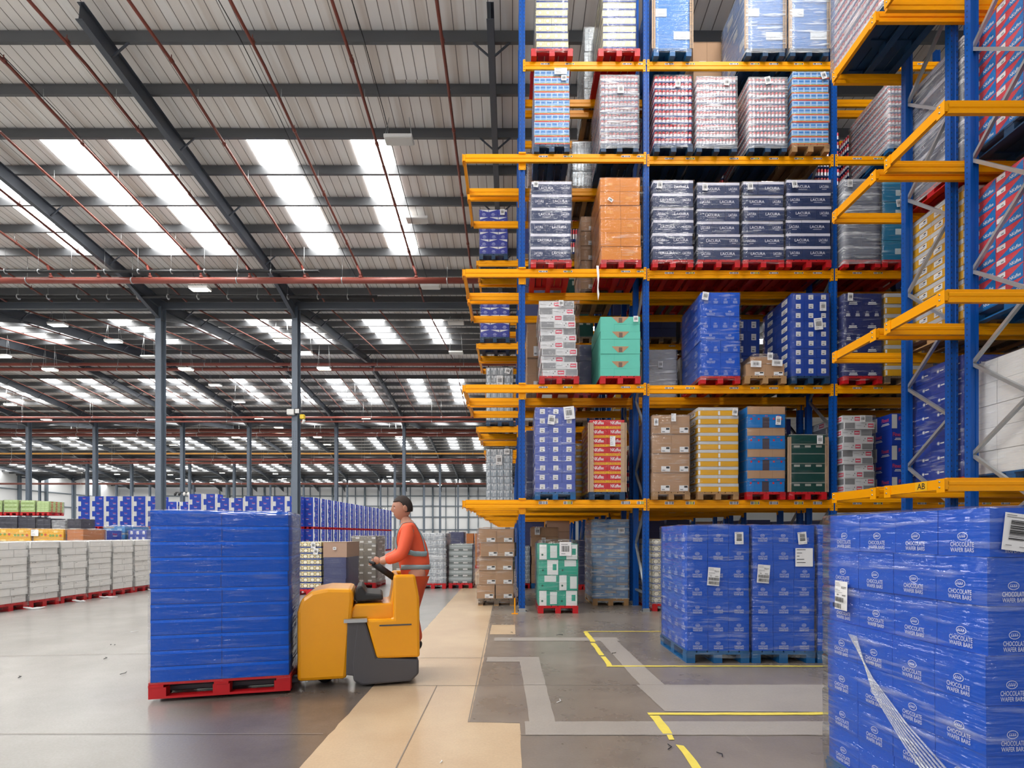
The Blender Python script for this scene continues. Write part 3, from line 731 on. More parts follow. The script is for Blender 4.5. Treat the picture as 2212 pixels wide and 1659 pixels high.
def flat(name, pts, z, m, label, cat='floor marking', wob=0.0, seed=1):
    out = []
    rr = random.Random(seed)
    for i, p in enumerate(pts):
        q2 = pts[(i+1) % len(pts)]; out.append(p)
        if wob:
            L_ = math.hypot(q2[0]-p[0], q2[1]-p[1]); n_ = int(L_/.12)
            for j in range(1, n_): out.append((p[0] + (q2[0]-p[0])*j/n_ + rr.uniform(-wob, wob), p[1] + (q2[1]-p[1])*j/n_ + rr.uniform(-wob, wob)))
    mb = MB(); mb.add([(a, b, z) for a, b in out], [tuple(range(len(out)))], m)
    struct(name, mb, label, cat)
flat('floor_patch_surface', [(-.36, 1.5), (14, 1.5), (14, 60), (-.42, 60), (-.40, 11.3)], .001, M_FLR, 'grey brown worn concrete area in front of the racking', 'floor', .0)
flat('floor_beige_surface', [(-1.345, 1.5), (-.33, 1.5), (-.34, 4.31), (-.335, 6.4), (-.37, 9), (-.40, 11.3), (-.46, 34), (-1.5, 34), (-1.36, 8)], .0016, M_BEI, 'beige repaired concrete strip running past the truck', 'floor', .006, 3)
flat('floor_beige_step_surface', [(-.34, 2.2), (.055, 2.2), (.062, 4.28), (-.34, 4.31)], .0022, M_BEI, 'square beige concrete repair stepping out from the strip', 'floor', .006, 4)
flat('floor_beige_square_surface', [(PX(1058, 8.1), 8.1), (PX(1114, 8.1), 8.1), (PX(1112, 8.96), 8.96), (PX(1062, 8.96), 8.96)], .0022, M_BEI, 'small beige square patch near the end upright', 'floor', .006, 6)
for i, pts in enumerate(([(.14, 4.3), (.34, 4.3), (.325, 6.6), (.085, 6.6)], [(-.30, 6.35), (.32, 6.35), (.32, 6.6), (-.30, 6.6)], [(-.25, 7.6), (1.5, 7.6), (1.5, 7.85), (-.25, 7.85)],
                         [(1.26, 5.3), (1.50, 5.3), (1.46, 7.65), (1.23, 7.65)], [(.1, 4.02), (8, 4.02), (8, 4.32), (.1, 4.32)], [(1.28, 4.56), (8, 4.5), (8, 5.42), (1.22, 5.37)])):
    flat('floor_tape_marking', pts, .003 + .0003*i, M_TAPE, 'pale scar left by removed floor tape, ' + ('running toward the camera beside the beige strip', 'crossing near the beige strip', 'crossing below the teal carton pallet',
         'running toward the camera beside the blue carton pair', 'crossing in the foreground', 'wide band below the blue carton pair')[i], wob=.004, seed=20+i)
w_ = .045
YL = [([(1.06, 6.11), (9, 6.11), (9, 6.11+w_), (1.06, 6.11+w_)], 'long yellow floor line in front of the blue carton pair'),
      ([(1.10, 8.31), (9, 8.31), (9, 8.31+w_), (1.10, 8.31+w_)], 'yellow floor line behind the blue carton pair'),
      ([(1.07, 6.16), (1.13, 6.16), (1.13, 6.62), (1.07, 6.62)], 'yellow floor dash nearest the corner below the blue carton pair'),
      ([(1.07, 6.68), (1.13, 6.68), (1.13, 7.45), (1.07, 7.45)], 'middle yellow floor dash beside the blue carton pair'),
      ([(1.08, 7.52), (1.15, 7.52), (1.15, 8.3), (1.08, 8.3)], 'farthest yellow floor dash beside the blue carton pair'),
      ([(1.12, 4.47), (2.2, 4.47), (3.2, 4.50), (9, 4.5), (9, 4.56), (1.12, 4.53)], 'yellow floor line ending at the big foreground pallet'),
      ([(1.12, 4.05), (1.19, 4.05), (1.20, 4.455), (1.12, 4.455)], 'yellow floor dash at the foreground corner'),
      ([(1.13, 3.93), (1.17, 3.93), (1.18, 4.03), (1.14, 4.03)], 'tiny worn yellow floor dash between two longer dashes'),
      ([(1.135, 2.9), (1.195, 2.9), (1.20, 3.82), (1.15, 3.84)], 'yellow floor dash running out of the bottom of the frame')]
for i, (pts, lb) in enumerate(YL): flat('floor_line_marking', pts, .0052, M_LINE, lb, wob=.007, seed=50+i)
for i, (a, b_) in enumerate((((-.735, 1.5), (-.735, 5.35)), ((-1.34, 5.35), (-.34, 5.35)), ((-.34, 5.37), (10, 5.37)), ((-12, 4.05), (-1.4, 4.05)), ((-14, 6.0), (-3.2, 6.9)), ((-.34, 4.31), (.06, 4.29)), ((-.345, 4.3), (-.40, 11.3)), ((-1.34, 6.55), (-.35, 6.55)), ((.06, 4.03), (9, 4.03)))):
    d = Vector((b_[0]-a[0], b_[1]-a[1])); d.normalize(); p = Vector((-d.y, d.x))*.004
    flat('floor_joint_line', [(a[0]-p.x, a[1]-p.y), (b_[0]-p.x, b_[1]-p.y), (b_[0]+p.x, b_[1]+p.y), (a[0]+p.x, a[1]+p.y)], .0046, M_JOINT, f'{nth(i+1)} dark joint line across the concrete', 'floor joint')
rr = random.Random(77)
for i in range(26):
    X = rr.uniform(-6, 2.0); D = rr.uniform(3.0, 8.5)
    if X > 1.5 and D > 5: continue
    a = rr.uniform(0, 3.1); L_ = rr.uniform(.03, .12)
    mb = MB(); mb.tube([(X, D, .009), (X + L_*.5*math.cos(a), D + L_*.5*math.sin(a), .012), (X + L_*math.cos(a+.5), D + L_*math.sin(a+.5), .009)], .0035, M_WHITE if i % 3 == 0 else M_DARK, 5)
    tag(obj('litter_scrap', mb), f'small {"pale film" if i % 3 == 0 else "dark plastic"} scrap lying loose on the concrete floor', 'litter', 'pale film scraps on the floor' if i % 3 == 0 else 'dark plastic scraps on the floor')

# ------------------------------------------------------------------ racking
BP = [(0, 0), (.05, 0), (.05, .155), (.012, .155), (.012, .118), (0, .108), (0, .074), (.007, .066), (.007, .054), (0, .046)]
LBLM = {}
def loc_label(t, x, y, z, yellow, tall):
    k = (yellow, tall)
    if k not in LBLM:
        mb = MB(); h = .055 if tall else .03; w = .17
        mb.box(-w/2, w/2, -.001, 0, 0, h, M_WHITE); f = Face(mb, (-w/2, -.001, 0), (1,0,0), (0,0,1), w, h)
        if yellow: f.rect(.42, 0, .86, 1, mat('label_yellow', '#e6e236'))
        for r in range(2 if tall else 1):
            b0, b1 = ((.12, .42) if r == 0 else (.58, .88)) if tall else (.2, .8)
            for a0, a1 in ((.06, .18), (.21, .33), (.44, .58), (.62, .74), (.82, .95)): f.rect(a0, b0, a1, b1, M_BLACK if a0 < .3 or a0 > .8 else M_GREY)
        LBLM[k] = mb.mesh('location_label')
    obj('location_label', LBLM[k], t, (x, y, z))
BEAMM = {}
def rack_beam(xa, xb, D, ztop, label, labels=(), tall=False, plates=(True, True), tails=False):
    t = thing('rack_crossbeam', label, 'rack beam', (xa, D, ztop - .155), 0, 'yellow rack beams')
    mb = MB(); L_ = xb - xa
    key = round(L_, 3)
    if key not in BEAMM:
        mb.prism(BP, 'x', 0, L_, M_YEL); BEAMM[key] = recalc(mb.mesh('beam'))
    obj('beam', BEAMM[key], t)
    for i, pl in enumerate(plates):
        if not pl: continue
        if ('pl', i) not in BEAMM:
            mb = MB(); s = 1 if i == 0 else -1
            mb.box(-.002, .002, -.002, .05, -.05, .18, M_YEL); mb.box(min(0, -s*.045), max(0, -s*.045), -.008, -.003, -.05, .18, M_YEL)
            for z in (-.02, .03, .1, .15):
                mb.box(-s*.022 - .006, -s*.022 + .006, -.011, -.008, z, z+.012, M_DARK)
            BEAMM[('pl', i)] = mb.mesh('end_plate')
        obj('end_plate', BEAMM[('pl', i)], t, (0 if i == 0 else L_, 0, 0))
    for i, fx in enumerate(labels): loc_label(t, fx, -.0005, .085 if not tall else .07, fx in labels[1::2], tall)
    return t
POSTM = {}
def post_mesh(h):
    if h in POSTM: return POSTM[h]
    mb = MB(); w = .11; dp = .095
    prof = [(-w/2, 0), (-.022, 0), (-.016, .012), (.016, .012), (.022, 0), (w/2, 0), (w/2, dp), (w/2-.012, dp), (w/2-.012, .004), (-w/2+.012, .004), (-w/2+.012, dp), (-w/2, dp)]
    prof = [(-w/2, 0), (-.022, 0), (-.016, .012), (.016, .012), (.022, 0), (w/2, 0), (w/2, dp), (.02, dp), (.02, dp-.01), (-.02, dp-.01), (-.02, dp), (-w/2, dp)]
    mb.prism(prof, 'z', 0, h, M_BLUE)
    z = .1
    while z < h - .1:
        for sx in (-.038, .038): mb.add([(sx-.006, -.0012, z), (sx+.006, -.0012, z), (sx+.004, -.0012, z+.028), (sx-.004, -.0012, z+.028)], [(0, 1, 2, 3)], M_DARK)
        for s in (-1, 1):
            x = s*(w/2 + .0012); vs = [(x, .034, z), (x, .046, z), (x, .046, z+.022), (x, .034, z+.022)]
            mb.add(vs, [(0, 1, 2, 3) if s > 0 else (3, 2, 1, 0)], M_DARK)
        z += .075
    me = recalc(mb.mesh('post')) if False else mb.mesh('post')
    POSTM[h] = me
    return me
FOOT = None
def rack_upright(X, D0, h, label, nodes=None, dep=.96, guard=False):
    global FOOT
    t = thing('rack_upright', label, 'rack upright', (X, D0, 0), 0, 'blue rack uprights')
    p = obj('post', post_mesh(h), t); q_ = obj('post', post_mesh(h), t, (0, dep, 0), math.pi)
    if FOOT is None:
        mb = MB(); mb.box(-.09, .09, -.03, .13, 0, .012, M_GALV); mb.box(-.065, .065, -.012, .0, .012, .07, M_GALV)
        for sx in (-.075, .075): mb.tube([(sx, .0, .012), (sx, .0, .035)], .012, M_DARK, 6)
        FOOT = mb.mesh('foot_plate')
    obj('foot_plate', FOOT, p); obj('foot_plate', FOOT, q_)
    if nodes is None: nodes = [1.30 + 1.475*i for i in range(int((h - 1.2)/1.475))]
    front, rear = .06, dep - .06
    for i in range(len(nodes) - 1):
        z0, z1 = nodes[i], nodes[i+1]; zm = (z0 + z1)/2
        for a, b_ in (((0, rear, z0), (0, front, zm)), ((0, front, zm), (0, rear, z1))):
            mb = MB(); mb.bar(a, b_, .04, .045, M_GALV, (1, 0, 0)); obj('brace', mb, t)
    mb = MB(); mb.bar((0, front, .35), (0, rear, .35), .04, .045, M_GALV, (1,0,0)); obj('brace', mb, t)
    mb = MB(); mb.bar((0, front, .35), (0, rear, nodes[0]), .04, .045, M_GALV, (1,0,0)); obj('brace', mb, t)
    return t
GX = [.195, 2.571, 6.17, 9.77]
XE = -.913
ROWN = ['first', 'second', 'third', 'fourth', 'fifth', 'sixth', 'seventh', 'eighth', 'ninth', 'tenth', 'eleventh', 'twelfth', 'thirteenth', 'fourteenth']
UPN = ['open end', 'second', 'third', 'fourth']
def tie(X, Da, Db, z, label, sign=None):
    t = thing('rack_end_tie', label, 'rack end bar', (X, Da, z), 0, 'yellow end bars')
    mb = MB(); mb.bar((0, 0, -.075), (0, Db - Da, -.075), .05, .12, M_YEL); obj('bar', mb, t)
    for y, s in ((0.06, 1), (Db - Da - .06, -1)):
        mb = MB(); mb.box(-.034, -.026, y-.07, y+.05, -.17, -.01, M_YEL)
        for z2 in (-.045, -.11): mb.tube([(-.026, y, z2), (-.042, y, z2)], .011, M_GALV, 6)
        obj('bracket', mb, t)
    if sign:
        mb = MB(); f = Face(mb, (-.0265, .46, -.13), (0, -1, 0), (0, 0, 1), .20, .11); f.rect(0, 0, 1, 1, mat('sign_yellow', '#f3b50c', .5))
        f.text(sign, .5, .2, .075, M_BLACK); obj('sign', mb, t)
    return t
lab12 = (.38, .85, 1.95, 2.25)
lab3 = (.38, .78, 1.62, 2.02, 2.38, 2.86, 3.22)
row = 0
for g in range(7):
    D0 = 10.46 + 4.04*g
    h = 12.6 if g == 0 else (12.0 if g == 1 else (9.0 if g == 2 else 4.6))
    for half in range(2):
        Dr = D0 + 1.2*half; rn = ROWN[row]; row += 1
        nx = 4 if g == 0 else 3
        for i in range(nx):
            if g > 2 and i > 1: continue
            rack_upright(GX[i], Dr, h, f'blue perforated rack upright with grey braces, {UPN[i]} upright of the {rn} rack row')
        lvs = (1, 2, 3, 4, 5) if g < 2 else ((1, 2, 3, 4) if g == 2 else (1,))
        for lv in lvs:
            zt_ = LV[lv]
            for e, De in ((0, Dr), (1, Dr + .96 - .05)):
                side = 'aisle' if (e == 0) == (half == 0) else 'inner'
                if half == 1: side = 'inner' if e == 0 else 'aisle'
                front = (g == 0 and half == 0 and e == 0)
                for bay in range(nx - 1):
                    if g > 2 and bay > 0: continue
                    if bay == 0:
                        xa = XE + .027 if lv < 5 else GX[0] + .06
                        off = -.06 if e == 0 else .06
                        if lv == 5: off = 0
                    else: xa = GX[bay] + .06; off = 0
                    xb = GX[bay+1] - .06
                    lbs = ()
                    if e == 0 and (half == 0) and g < 2: lbs = tuple((lab12[k] + (1.1 if lv < 5 else 0) for k in range(4))) if bay == 0 else lab3
                    rb = rack_beam(xa, xb, De + off, zt_, f'yellow beam, {nth(lv)} level, {side} side of the {rn} rack row, ' + ('open end bay', 'wide middle bay', 'bay behind the nearer racks')[bay],
                              lbs, lv == 1, (bay > 0 or lv == 5, True))
                    if bay == 0 and lv < 5 and e == 0 and g < 3:
                        mb = MB(); cx = GX[0] - xa; mb.box(cx - .07, cx + .07, .050, .059, -.12, -.001, M_YEL); mb.box(cx - .07, cx + .07, -.004, .0, .158, .185, M_YEL); mb.box(cx - .07, cx + .07, -.004, .059, .1555, .160, M_YEL)
                        for sx in (-.05, .05): mb.tube([(cx+sx, .050, -.10), (cx+sx, .045, -.10)], .007, M_DARK, 6)
                        obj('post_collar', mb, rb)
            if lv < 5: tie(XE, Dr - .06, Dr + .97, zt_, f'yellow end bar closing the {nth(lv)} level of the {rn} rack row')
        if g == 0 and half == 0:
            pass
# nearer racking on the other side of the aisle
for half, Dr, nodes in ((0, 6.42, [1.30, 2.55, 3.77, 5.01, 6.50, 7.99, 9.48, 10.9]), (1, 7.62, [1.30, 2.535, 3.756, 5.23, 6.70, 8.19, 9.66, 11.1])):
    rn = 'nearest' if half == 0 else 'second nearest'
    rack_upright(GX[2], Dr, 12.0, f'blue rack upright with zigzag braces, end of the {rn} short rack row', nodes)
    rack_upright(GX[3], Dr, 12.0, f'blue rack upright farther along the {rn} short rack row', nodes)
    for lv in (1, 2, 3, 4):
        for e, De in ((0, Dr - .06), (1, Dr + .97)):
            rack_beam(5.078, GX[3] - .06, De, LV[lv], f'yellow beam on {nth(lv)} level of the {rn} short rack row, {"near" if e == 0 else "far"} side', (), False, (False, True))
        tie(5.06, Dr - .06, Dr + .97, LV[lv], f'yellow end bar on {nth(lv)} level of the {rn} short rack row', 'AB' if (half, lv) == (0, 1) else None)
# ------------------------------------------------------------------ sprinkler pipes, conduits, lamps
def zpipe(D): return zp(D) - .47
BX = [-1.73, -4.13, -6.46, -8.79, -11.08, -13.12, -15.25, -17.4, -19.4]
while BX[-1] > -52: BX.append(BX[-1] - 2.15)
for k in (1, 2, 3):
    D0, D1 = (12.0, 25.6) if k == 1 else (13.0*k + .6, 13.0*k + 12.4)
    for i, X in enumerate(BX):
        if X < visible_x(D1) + 3: continue
        t = thing('sprinkler_branch_pipe', f'rust brown sprinkler branch pipe under roof slope {["","one","two","three"][k]}, {nth(i+1)} out from the racking', 'sprinkler pipe', (X, D0, 0), 0, 'sprinkler branch pipes')
        mb = MB(); ra = .042 if k == 1 else .034
        n = 6 if k == 1 else 2
        mb.tube([(0, (D1-D0)*j/n, zpipe(D0 + (D1-D0)*j/n)) for j in range(n+1)], ra, M_PIPE2, 8 if k == 1 else 6); obj('pipe', mb, t)
        if k == 1:
            for j in range(5):
                D = 13.6 + 2.6*j + (.5 if i % 2 else 0)
                mb = MB(); z = zpipe(D); mb.tube([(0, D-D0-.05, z-.005), (0, D-D0+.05, z-.012)], .056, M_PIPE2, 8); mb.tube([(0, D-D0, z), (0, D-D0, z+.14)], .012, M_PIPE2, 5)
                obj('sprinkler_head', mb, t)
            for D in (15.3, 18.2, 21.3):
                mb = MB(); mb.tube([(0, D-D0, zpipe(D)), (0, D-D0, zp(D) - .10)], .008, M_GALV, 5); obj('hanger', mb, t)
def main_pipe(D, z, r, m, label, xa=XL+2, xb=12.0, stubs=False, hang=6.0):
    t = thing('sprinkler_main_pipe', label, 'pipe', (0, D, z)); xa = max(xa, visible_x(D))
    mb = MB(); mb.tube([(xa, 0, 0), (xb, 0, 0)], r, m, 12); obj('pipe', mb, t)
    x = xa + 1.5
    while x < min(xb, 1.0):
        mb = MB(); mb.tube([(x, 0, r), (x, 0, zp(D) - .1 - z)], .009, M_GALV, 5); mb.tube([(x-.02, 0, 0), (x+.02, 0, 0)], r*1.12, M_GALV, 12); obj('hanger', mb, t); x += hang
    if stubs:
        for X in BX:
            if X < xa: continue
            mb = MB(); mb.tube([(X + .12, -.02, r*.7), (X + .12, -.1, r + .14), (X, -.1, zpipe(D) - z)], .05, M_PIPE, 8); mb.tube([(X+.12, -.05, r*.8), (X+.12, -.06, r*.8+.06)], .075, M_PIPE, 8); obj('riser', mb, t)
    return t
main_pipe(22.9, PZ(606, 22.9), .125, M_PIPE, 'thick red sprinkler main crossing below the nearest roof slope', xb=3.0, stubs=True, hang=4.4)
main_pipe(38.0, PZ(787, 38), .11, M_PIPE, 'upper of two red pipes running under the first ridge')
main_pipe(38.3, PZ(798, 38.3), .11, M_PIPE, 'lower of two red pipes running under the first ridge')
main_pipe(47.0, PZ(902, 47), .09, M_PIPE, 'slim red pipe above the brown mains of the second valley')
main_pipe(48.0, PZ(911, 48), .07, M_PIPE2, 'slim brown pipe under the second valley')
main_pipe(54.0, PZ(930, 54), .17, M_PIPE2, 'upper thick brown main beyond the second valley')
main_pipe(54.6, PZ(939, 54.6), .17, M_PIPE, 'lower thick rust red main beyond the second valley')
main_pipe(64.0, PZ(980, 64), .10, mat('gas_pipe_ochre', '#c08a3c', .4), 'ochre yellow gas pipe across the middle of the hall')
main_pipe(65.0, PZ(993, 65), .13, M_PIPE, 'upper red pipe under the second ridge')
main_pipe(65.5, PZ(1000, 65.5), .11, M_PIPE, 'lower red pipe under the second ridge')
main_pipe(92.0, PZ(1045, 92), .16, M_PIPE2, 'dull red pipe across the hall near the far wall', hang=9)
def conduit(D, z, xa, xb, r, label):
    t = thing('cable_conduit', label, 'conduit', (0, D, z)); mb = MB(); mb.tube([(xa, 0, 0), (xb, 0, 0)], r, M_DARK, 8); mb.tube([(xa, .1, .02), (xb, .1, .02)], r*.7, M_DARK, 8); obj('cable_run', mb, t)
    x = xa + .4
    while x < xb:
        mb = MB(); mb.tube([(x-.012, .03, .005), (x+.012, .03, .005)], r*1.9, M_GALV, 8); mb.tube([(x, 0, r), (x, 0, zp(D) - .1 - z)], .006, M_GALV, 4); obj('clip', mb, t); x += 1.35
conduit(22.2, PZ(586, 22.2), -21, PX(688, 22.2), .055, 'dark cable run with pale clips above the red sprinkler main')
conduit(24.6, PZ(641, 24.6), -24, PX(815, 24.6), .07, 'dark cable run with pale clips below the red sprinkler main')
M_LAMP = emit('lamp_diffuser_glow', '#fff4e0', 26.0)
M_LOFF = mat('lamp_housing', '#d8d8d6', .5)
LAMPM = {}
def lamp(x, y, lit=True, D=None, i=0, long_=.75):
    D = D or 12650.0 / (YH - y); X = PX(x, D); z = PZ(y, D)
    zr = zp(D) - .1
    t = thing('high_bay_light', f'{"glowing" if lit else "unlit white"} suspended roof lamp, {nth(i)} of the ' + ('lit' if lit else 'unlit') + ' lamps by distance', 'lamp', (X, D, z), 0, 'suspended roof lamps')
    if 'h' not in LAMPM:
        mb = MB(); mb.bbox(-.42, .42, -.2, .2, .012, .11, M_LOFF, .015); LAMPM['h'] = mb.mesh('housing')
        mb = MB(); mb.box(-.39, .39, -.17, .17, 0, .012, M_LAMP); mb.box(-.40, .40, -.18, .18, .010, .02, M_LOFF); LAMPM[True] = mb.mesh('diffuser')
        mb = MB(); mb.box(-.39, .39, -.17, .17, 0, .012, mat('lamp_diffuser_off', '#c9c9c6', .3)); LAMPM[False] = mb.mesh('diffuser')
    obj('housing', LAMPM['h'], t); obj('diffuser', LAMPM[lit], t)
    for s in (-1, 1):
        mb = MB(); mb.tube([(s*.38, -.12, .11), (s*.30, 0, max(.14, zr - z))], .006, M_GALV, 4); mb.tube([(s*.38, .12, .11), (s*.30, 0, max(.14, zr - z))], .006, M_GALV, 4); obj('suspension_wire', mb, t)
LIT = [(432, 626), (125, 703), (608, 736), (245, 739), (659, 765), (5, 771), (108, 800), (402, 799), (700, 798), (465, 833), (758, 868), (517, 869), (22, 875), (325, 906), (100, 907), (558, 904),
       (790, 904), (602, 924), (510, 946), (686, 945), (862, 943), (160, 947), (334, 947), (707, 961), (212, 962), (375, 962), (848, 938), (480, 1022), (595, 1024), (253, 1025), (368, 1026), (712, 1024), (838, 1012), (524, 1034), (614, 1034), (620, 1042),
       (840, 1030), (880, 1040), (735, 1042), (458, 1043), (478, 1044), (385, 1034), (280, 1035), (282, 1044), (950, 1048)]
lamps_sorted = sorted(LIT, key=lambda p: p[1])
for i, (x, y) in enumerate(lamps_sorted): lamp(x, y, True, None, i+1)
OFF = [(862, 306, 16.2), (902, 478, 20.6), (930, 622, 24.2), (985, 764, 32.5), (985, 700, 29), (172, 1022, None), (105, 1008, None), (322, 773, 33)]
for i, (x, y, D) in enumerate(OFF): lamp(x, y, False, D, i+1)
for i, X in enumerate((-13.25, -6.86, -3.75)):
    mb = MB(); mb.tube([(X + .02*math.sin(q), 11.5 + 2.2*q, zp(11.5 + 2.2*q) - .2 - (.08 if q % 2 else 0)) for q in range(7)], .012, M_DARK, 5)
    tag(obj('roof_cable', mb), f'thin black cable clipped along the nearest roof slope, {("outermost", "middle", "closest to the racking")[i]}', 'cable')
# rack faces also get added world light, through the end open behind the camera
# floodlight and camera on the near column
t = thing('flood_light', 'small square floodlight with white box on the second near column', 'floodlight', (PX(640, 25.75), 25.75, PZ(890, 25.75)))
mb = MB(); mb.box(-.02, .22, -.16, -.08, -.12, .14, M_DARK); mb.box(.01, .19, -.168, -.16, -.09, .11, M_LOFF); obj('head', mb, t)
mb = MB(); mb.bbox(-.38, -.04, -.2, -.02, -.16, .10, M_LOFF, .02); obj('control_box', mb, t)
mb = MB(); mb.bar((-.2, 0, 0), (.3, 0, -.16), .05, .05, M_GALV); obj('bracket', mb, t)
t = thing('alarm_sounder', 'small yellow and black device beside the floodlight on the column', 'device', (PX(655, 25.75), 25.75, PZ(902, 25.75)))
mb = MB(); mb.bbox(-.1, .12, -.2, -.02, -.1, .12, mat('sounder_yellow', '#e0c020', .4), .03); obj('body', mb, t); mb = MB(); mb.tube([(.08, -.1, -.12), (.02, -.1, -.32)], .07, M_LOFF, 8); obj('horn', mb, t)
for i, (x, y, D) in enumerate(((398, 1064, 51.6), (827, 1098, 76.5))):
    t = thing('camera_cluster', f'cluster of dome cameras on a {"nearer" if i == 0 else "farther"} column above the blue stacks', 'camera', (PX(x, D), D - .25, PZ(y, D)))
    mb = MB(); mb.tube([(-.6, 0, 0), (.6, 0, 0)], .04, M_DARK, 6); mb.tube([(0, 0, 0), (0, .25, 0)], .04, M_DARK, 6); obj('arm', mb, t)
    for s in (-.55, -.2, .2, .55):
        mb = MB(); mb.tube([(s, -.05, -.02), (s*1.1, -.16, -.2), (s*1.15, -.2, -.32)], [.08, .12, .05], M_DARK if s < 0 else M_LOFF, 8); obj('camera_head', mb, t)

# ------------------------------------------------------------------ pallet truck
TY = mat('truck_yellow', '#f0a205', .32, var=.03, coat=.3); TG = mat('truck_grey', '#4d4c50', .5, var=.08)
TA = math.radians(14)
tD = 5.12
truck = thing('pallet_truck', 'yellow ride-on pallet truck carrying tall blue cartons across the floor', 'truck', (PX(640, tD), tD, 0), TA)
def smooth_prof(pts): return pts
# local x to the right, y away; battery end at x=0, steering column at x~1.05; 227 px per metre
def S(px): return (px - 640)/218.0
def Zt(py): return (1490 - py)/222.0 + .005
bd = .74
def prism_y(name, pts, m, y0, y1, bev=.02):
    mb = MB(); mb.prism(pts, 'y', y0, y1, m); o = obj(name, recalc(mb.mesh(name)), truck)
    md = o.modifiers.new('edge', 'BEVEL'); md.width = bev; md.segments = 2; md.limit_method = 'ANGLE'; md.angle_limit = .6
    return o
prism_y('battery_cover', [(S(640), Zt(1472)), (S(738), Zt(1472)), (S(752), Zt(1300)), (S(750), Zt(1279)), (S(700), Zt(1277)), (S(668), Zt(1283)), (S(648), Zt(1298)), (S(640), Zt(1325))], TY, .04, bd - .02, .035)
side = [(S(777), Zt(1345)), (S(834), Zt(1345)), (S(834), Zt(1250)), (S(880), Zt(1250)), (S(889), Zt(1300)), (S(890), Zt(1432)), (S(800), Zt(1430))]
prism_y('side_panel', side, TY, .0, .09, .025); prism_y('side_panel', side, TY, bd - .09, bd, .025)
prism_y('body', [(S(734), Zt(1345)), (S(755), Zt(1313)), (S(828), Zt(1313)), (S(838), Zt(1250)), (S(846), Zt(1250)), (S(842), Zt(1430)), (S(800), Zt(1430)), (S(777), Zt(1345))], TY, .085, bd - .085, .02)
prism_y('skirt', [(S(748), Zt(1438)), (S(758), Zt(1345)), (S(776), Zt(1346)), (S(800), Zt(1428)), (S(888), Zt(1436)), (S(888), Zt(1468)), (S(872), Zt(1484)), (S(770), Zt(1486)), (S(752), Zt(1476))], TG, .01, bd - .01, .02)
prism_y('step_well', [(S(737), Zt(1462)), (S(740), Zt(1346)), (S(776), Zt(1346)), (S(790), Zt(1430)), (S(786), Zt(1470))], TG, .012, .30, .01)
prism_y('seat_pad', [(S(752), Zt(1300)), (S(758), Zt(1276)), (S(768), Zt(1273)), (S(778), Zt(1290)), (S(812), Zt(1294)), (S(814), Zt(1306)), (S(756), Zt(1309))], M_DARK, .10, bd - .1, .02)
mb = MB(); mb.box(S(733), S(780), -.012, .06, Zt(1350), Zt(1343), M_GALV); obj('step_trim', mb, truck)
mb = MB(); mb.box(S(805), S(872), -.006, .0, Zt(1360), Zt(1357), TG); obj('panel_seam', mb, truck)
mb = MB(); mb.tube([(S(846), .1, Zt(1482)), (S(846), .22, Zt(1482))], .09, M_DARK, 16); o = obj('wheel', mb, truck); o.location.z = .055 - 0*.1
mb = MB(); mb.tube([(S(846), .52, Zt(1482)), (S(846), .64, Zt(1482))], .09, M_DARK, 16); o = obj('wheel', mb, truck); o.location.z = .055
mb = MB(); mb.tube([(S(690), .30, .09), (S(690), .44, .09)], .09, M_DARK, 16); obj('wheel', mb, truck)
mb = MB(); mb.tube([(S(838), .37, Zt(1262)), (S(790), .37, Zt(1226))], .035, M_DARK, 10); mb.tube([(S(795), .10, Zt(1226)), (S(786), .17, Zt(1223)), (S(786), .57, Zt(1223)), (S(795), .64, Zt(1226))], .016, M_DARK, 8); obj('handlebar', mb, truck)
for i, yy in enumerate((.19, .50)):
    mb = MB(); mb.bbox(S(378), S(642), yy - .055, yy + .055, .055, .112, TG, .012); obj('fork', mb, truck)
    mb = MB(); mb.tube([(S(390), yy - .04, .04), (S(390), yy + .04, .04)], .04, M_DARK, 12); obj('fork_roller', mb, truck)

# ------------------------------------------------------------------ rider
def skin_obj(name, verts, edges, radii, m, parent=None, root=0, sub=2):
    me = bpy.data.meshes.new(name); me.from_pydata([tuple(v) for v in verts], edges, []); me.materials.append(m)
    o = obj(name, me, parent)
    md = o.modifiers.new('skin', 'SKIN'); md.use_smooth_shade = True
    for i, sv in enumerate(me.skin_vertices[0].data):
        r = radii[i]; sv.radius = r if isinstance(r, tuple) else (r, r); sv.use_root = i == root
    s2 = o.modifiers.new('sub', 'SUBSURF'); s2.levels = 1; s2.render_levels = sub
    return o
SKIN = mat('skin', '#c08a72', .5, var=.05); HIVIS = mat('hi_vis_orange', '#f2603a', .6, var=.06); REFL = mat('reflective_band', '#8fa7ad', .3, var=.05)
TROU = mat('work_trousers', '#d4552f', .7, var=.08); HAIR = mat('dark_hair', '#2c211c', .7); SHOE = mat('work_boot', '#26221f', .6); SHIRT = mat('dark_shirt', '#3a4a72', .7)
# rider stands behind the steering column on the platform, facing the load (towards -x of the truck)
pD = tD + .62
person = thing('person', 'person in orange hi-vis jacket and trousers riding the yellow pallet truck', 'person', (PX(893, pD), pD, 0.0), TA)
gz = .262
P_ = lambda x, y, z: Vector((x, y, z))
hipz, shz = gz + .78, gz + 1.28
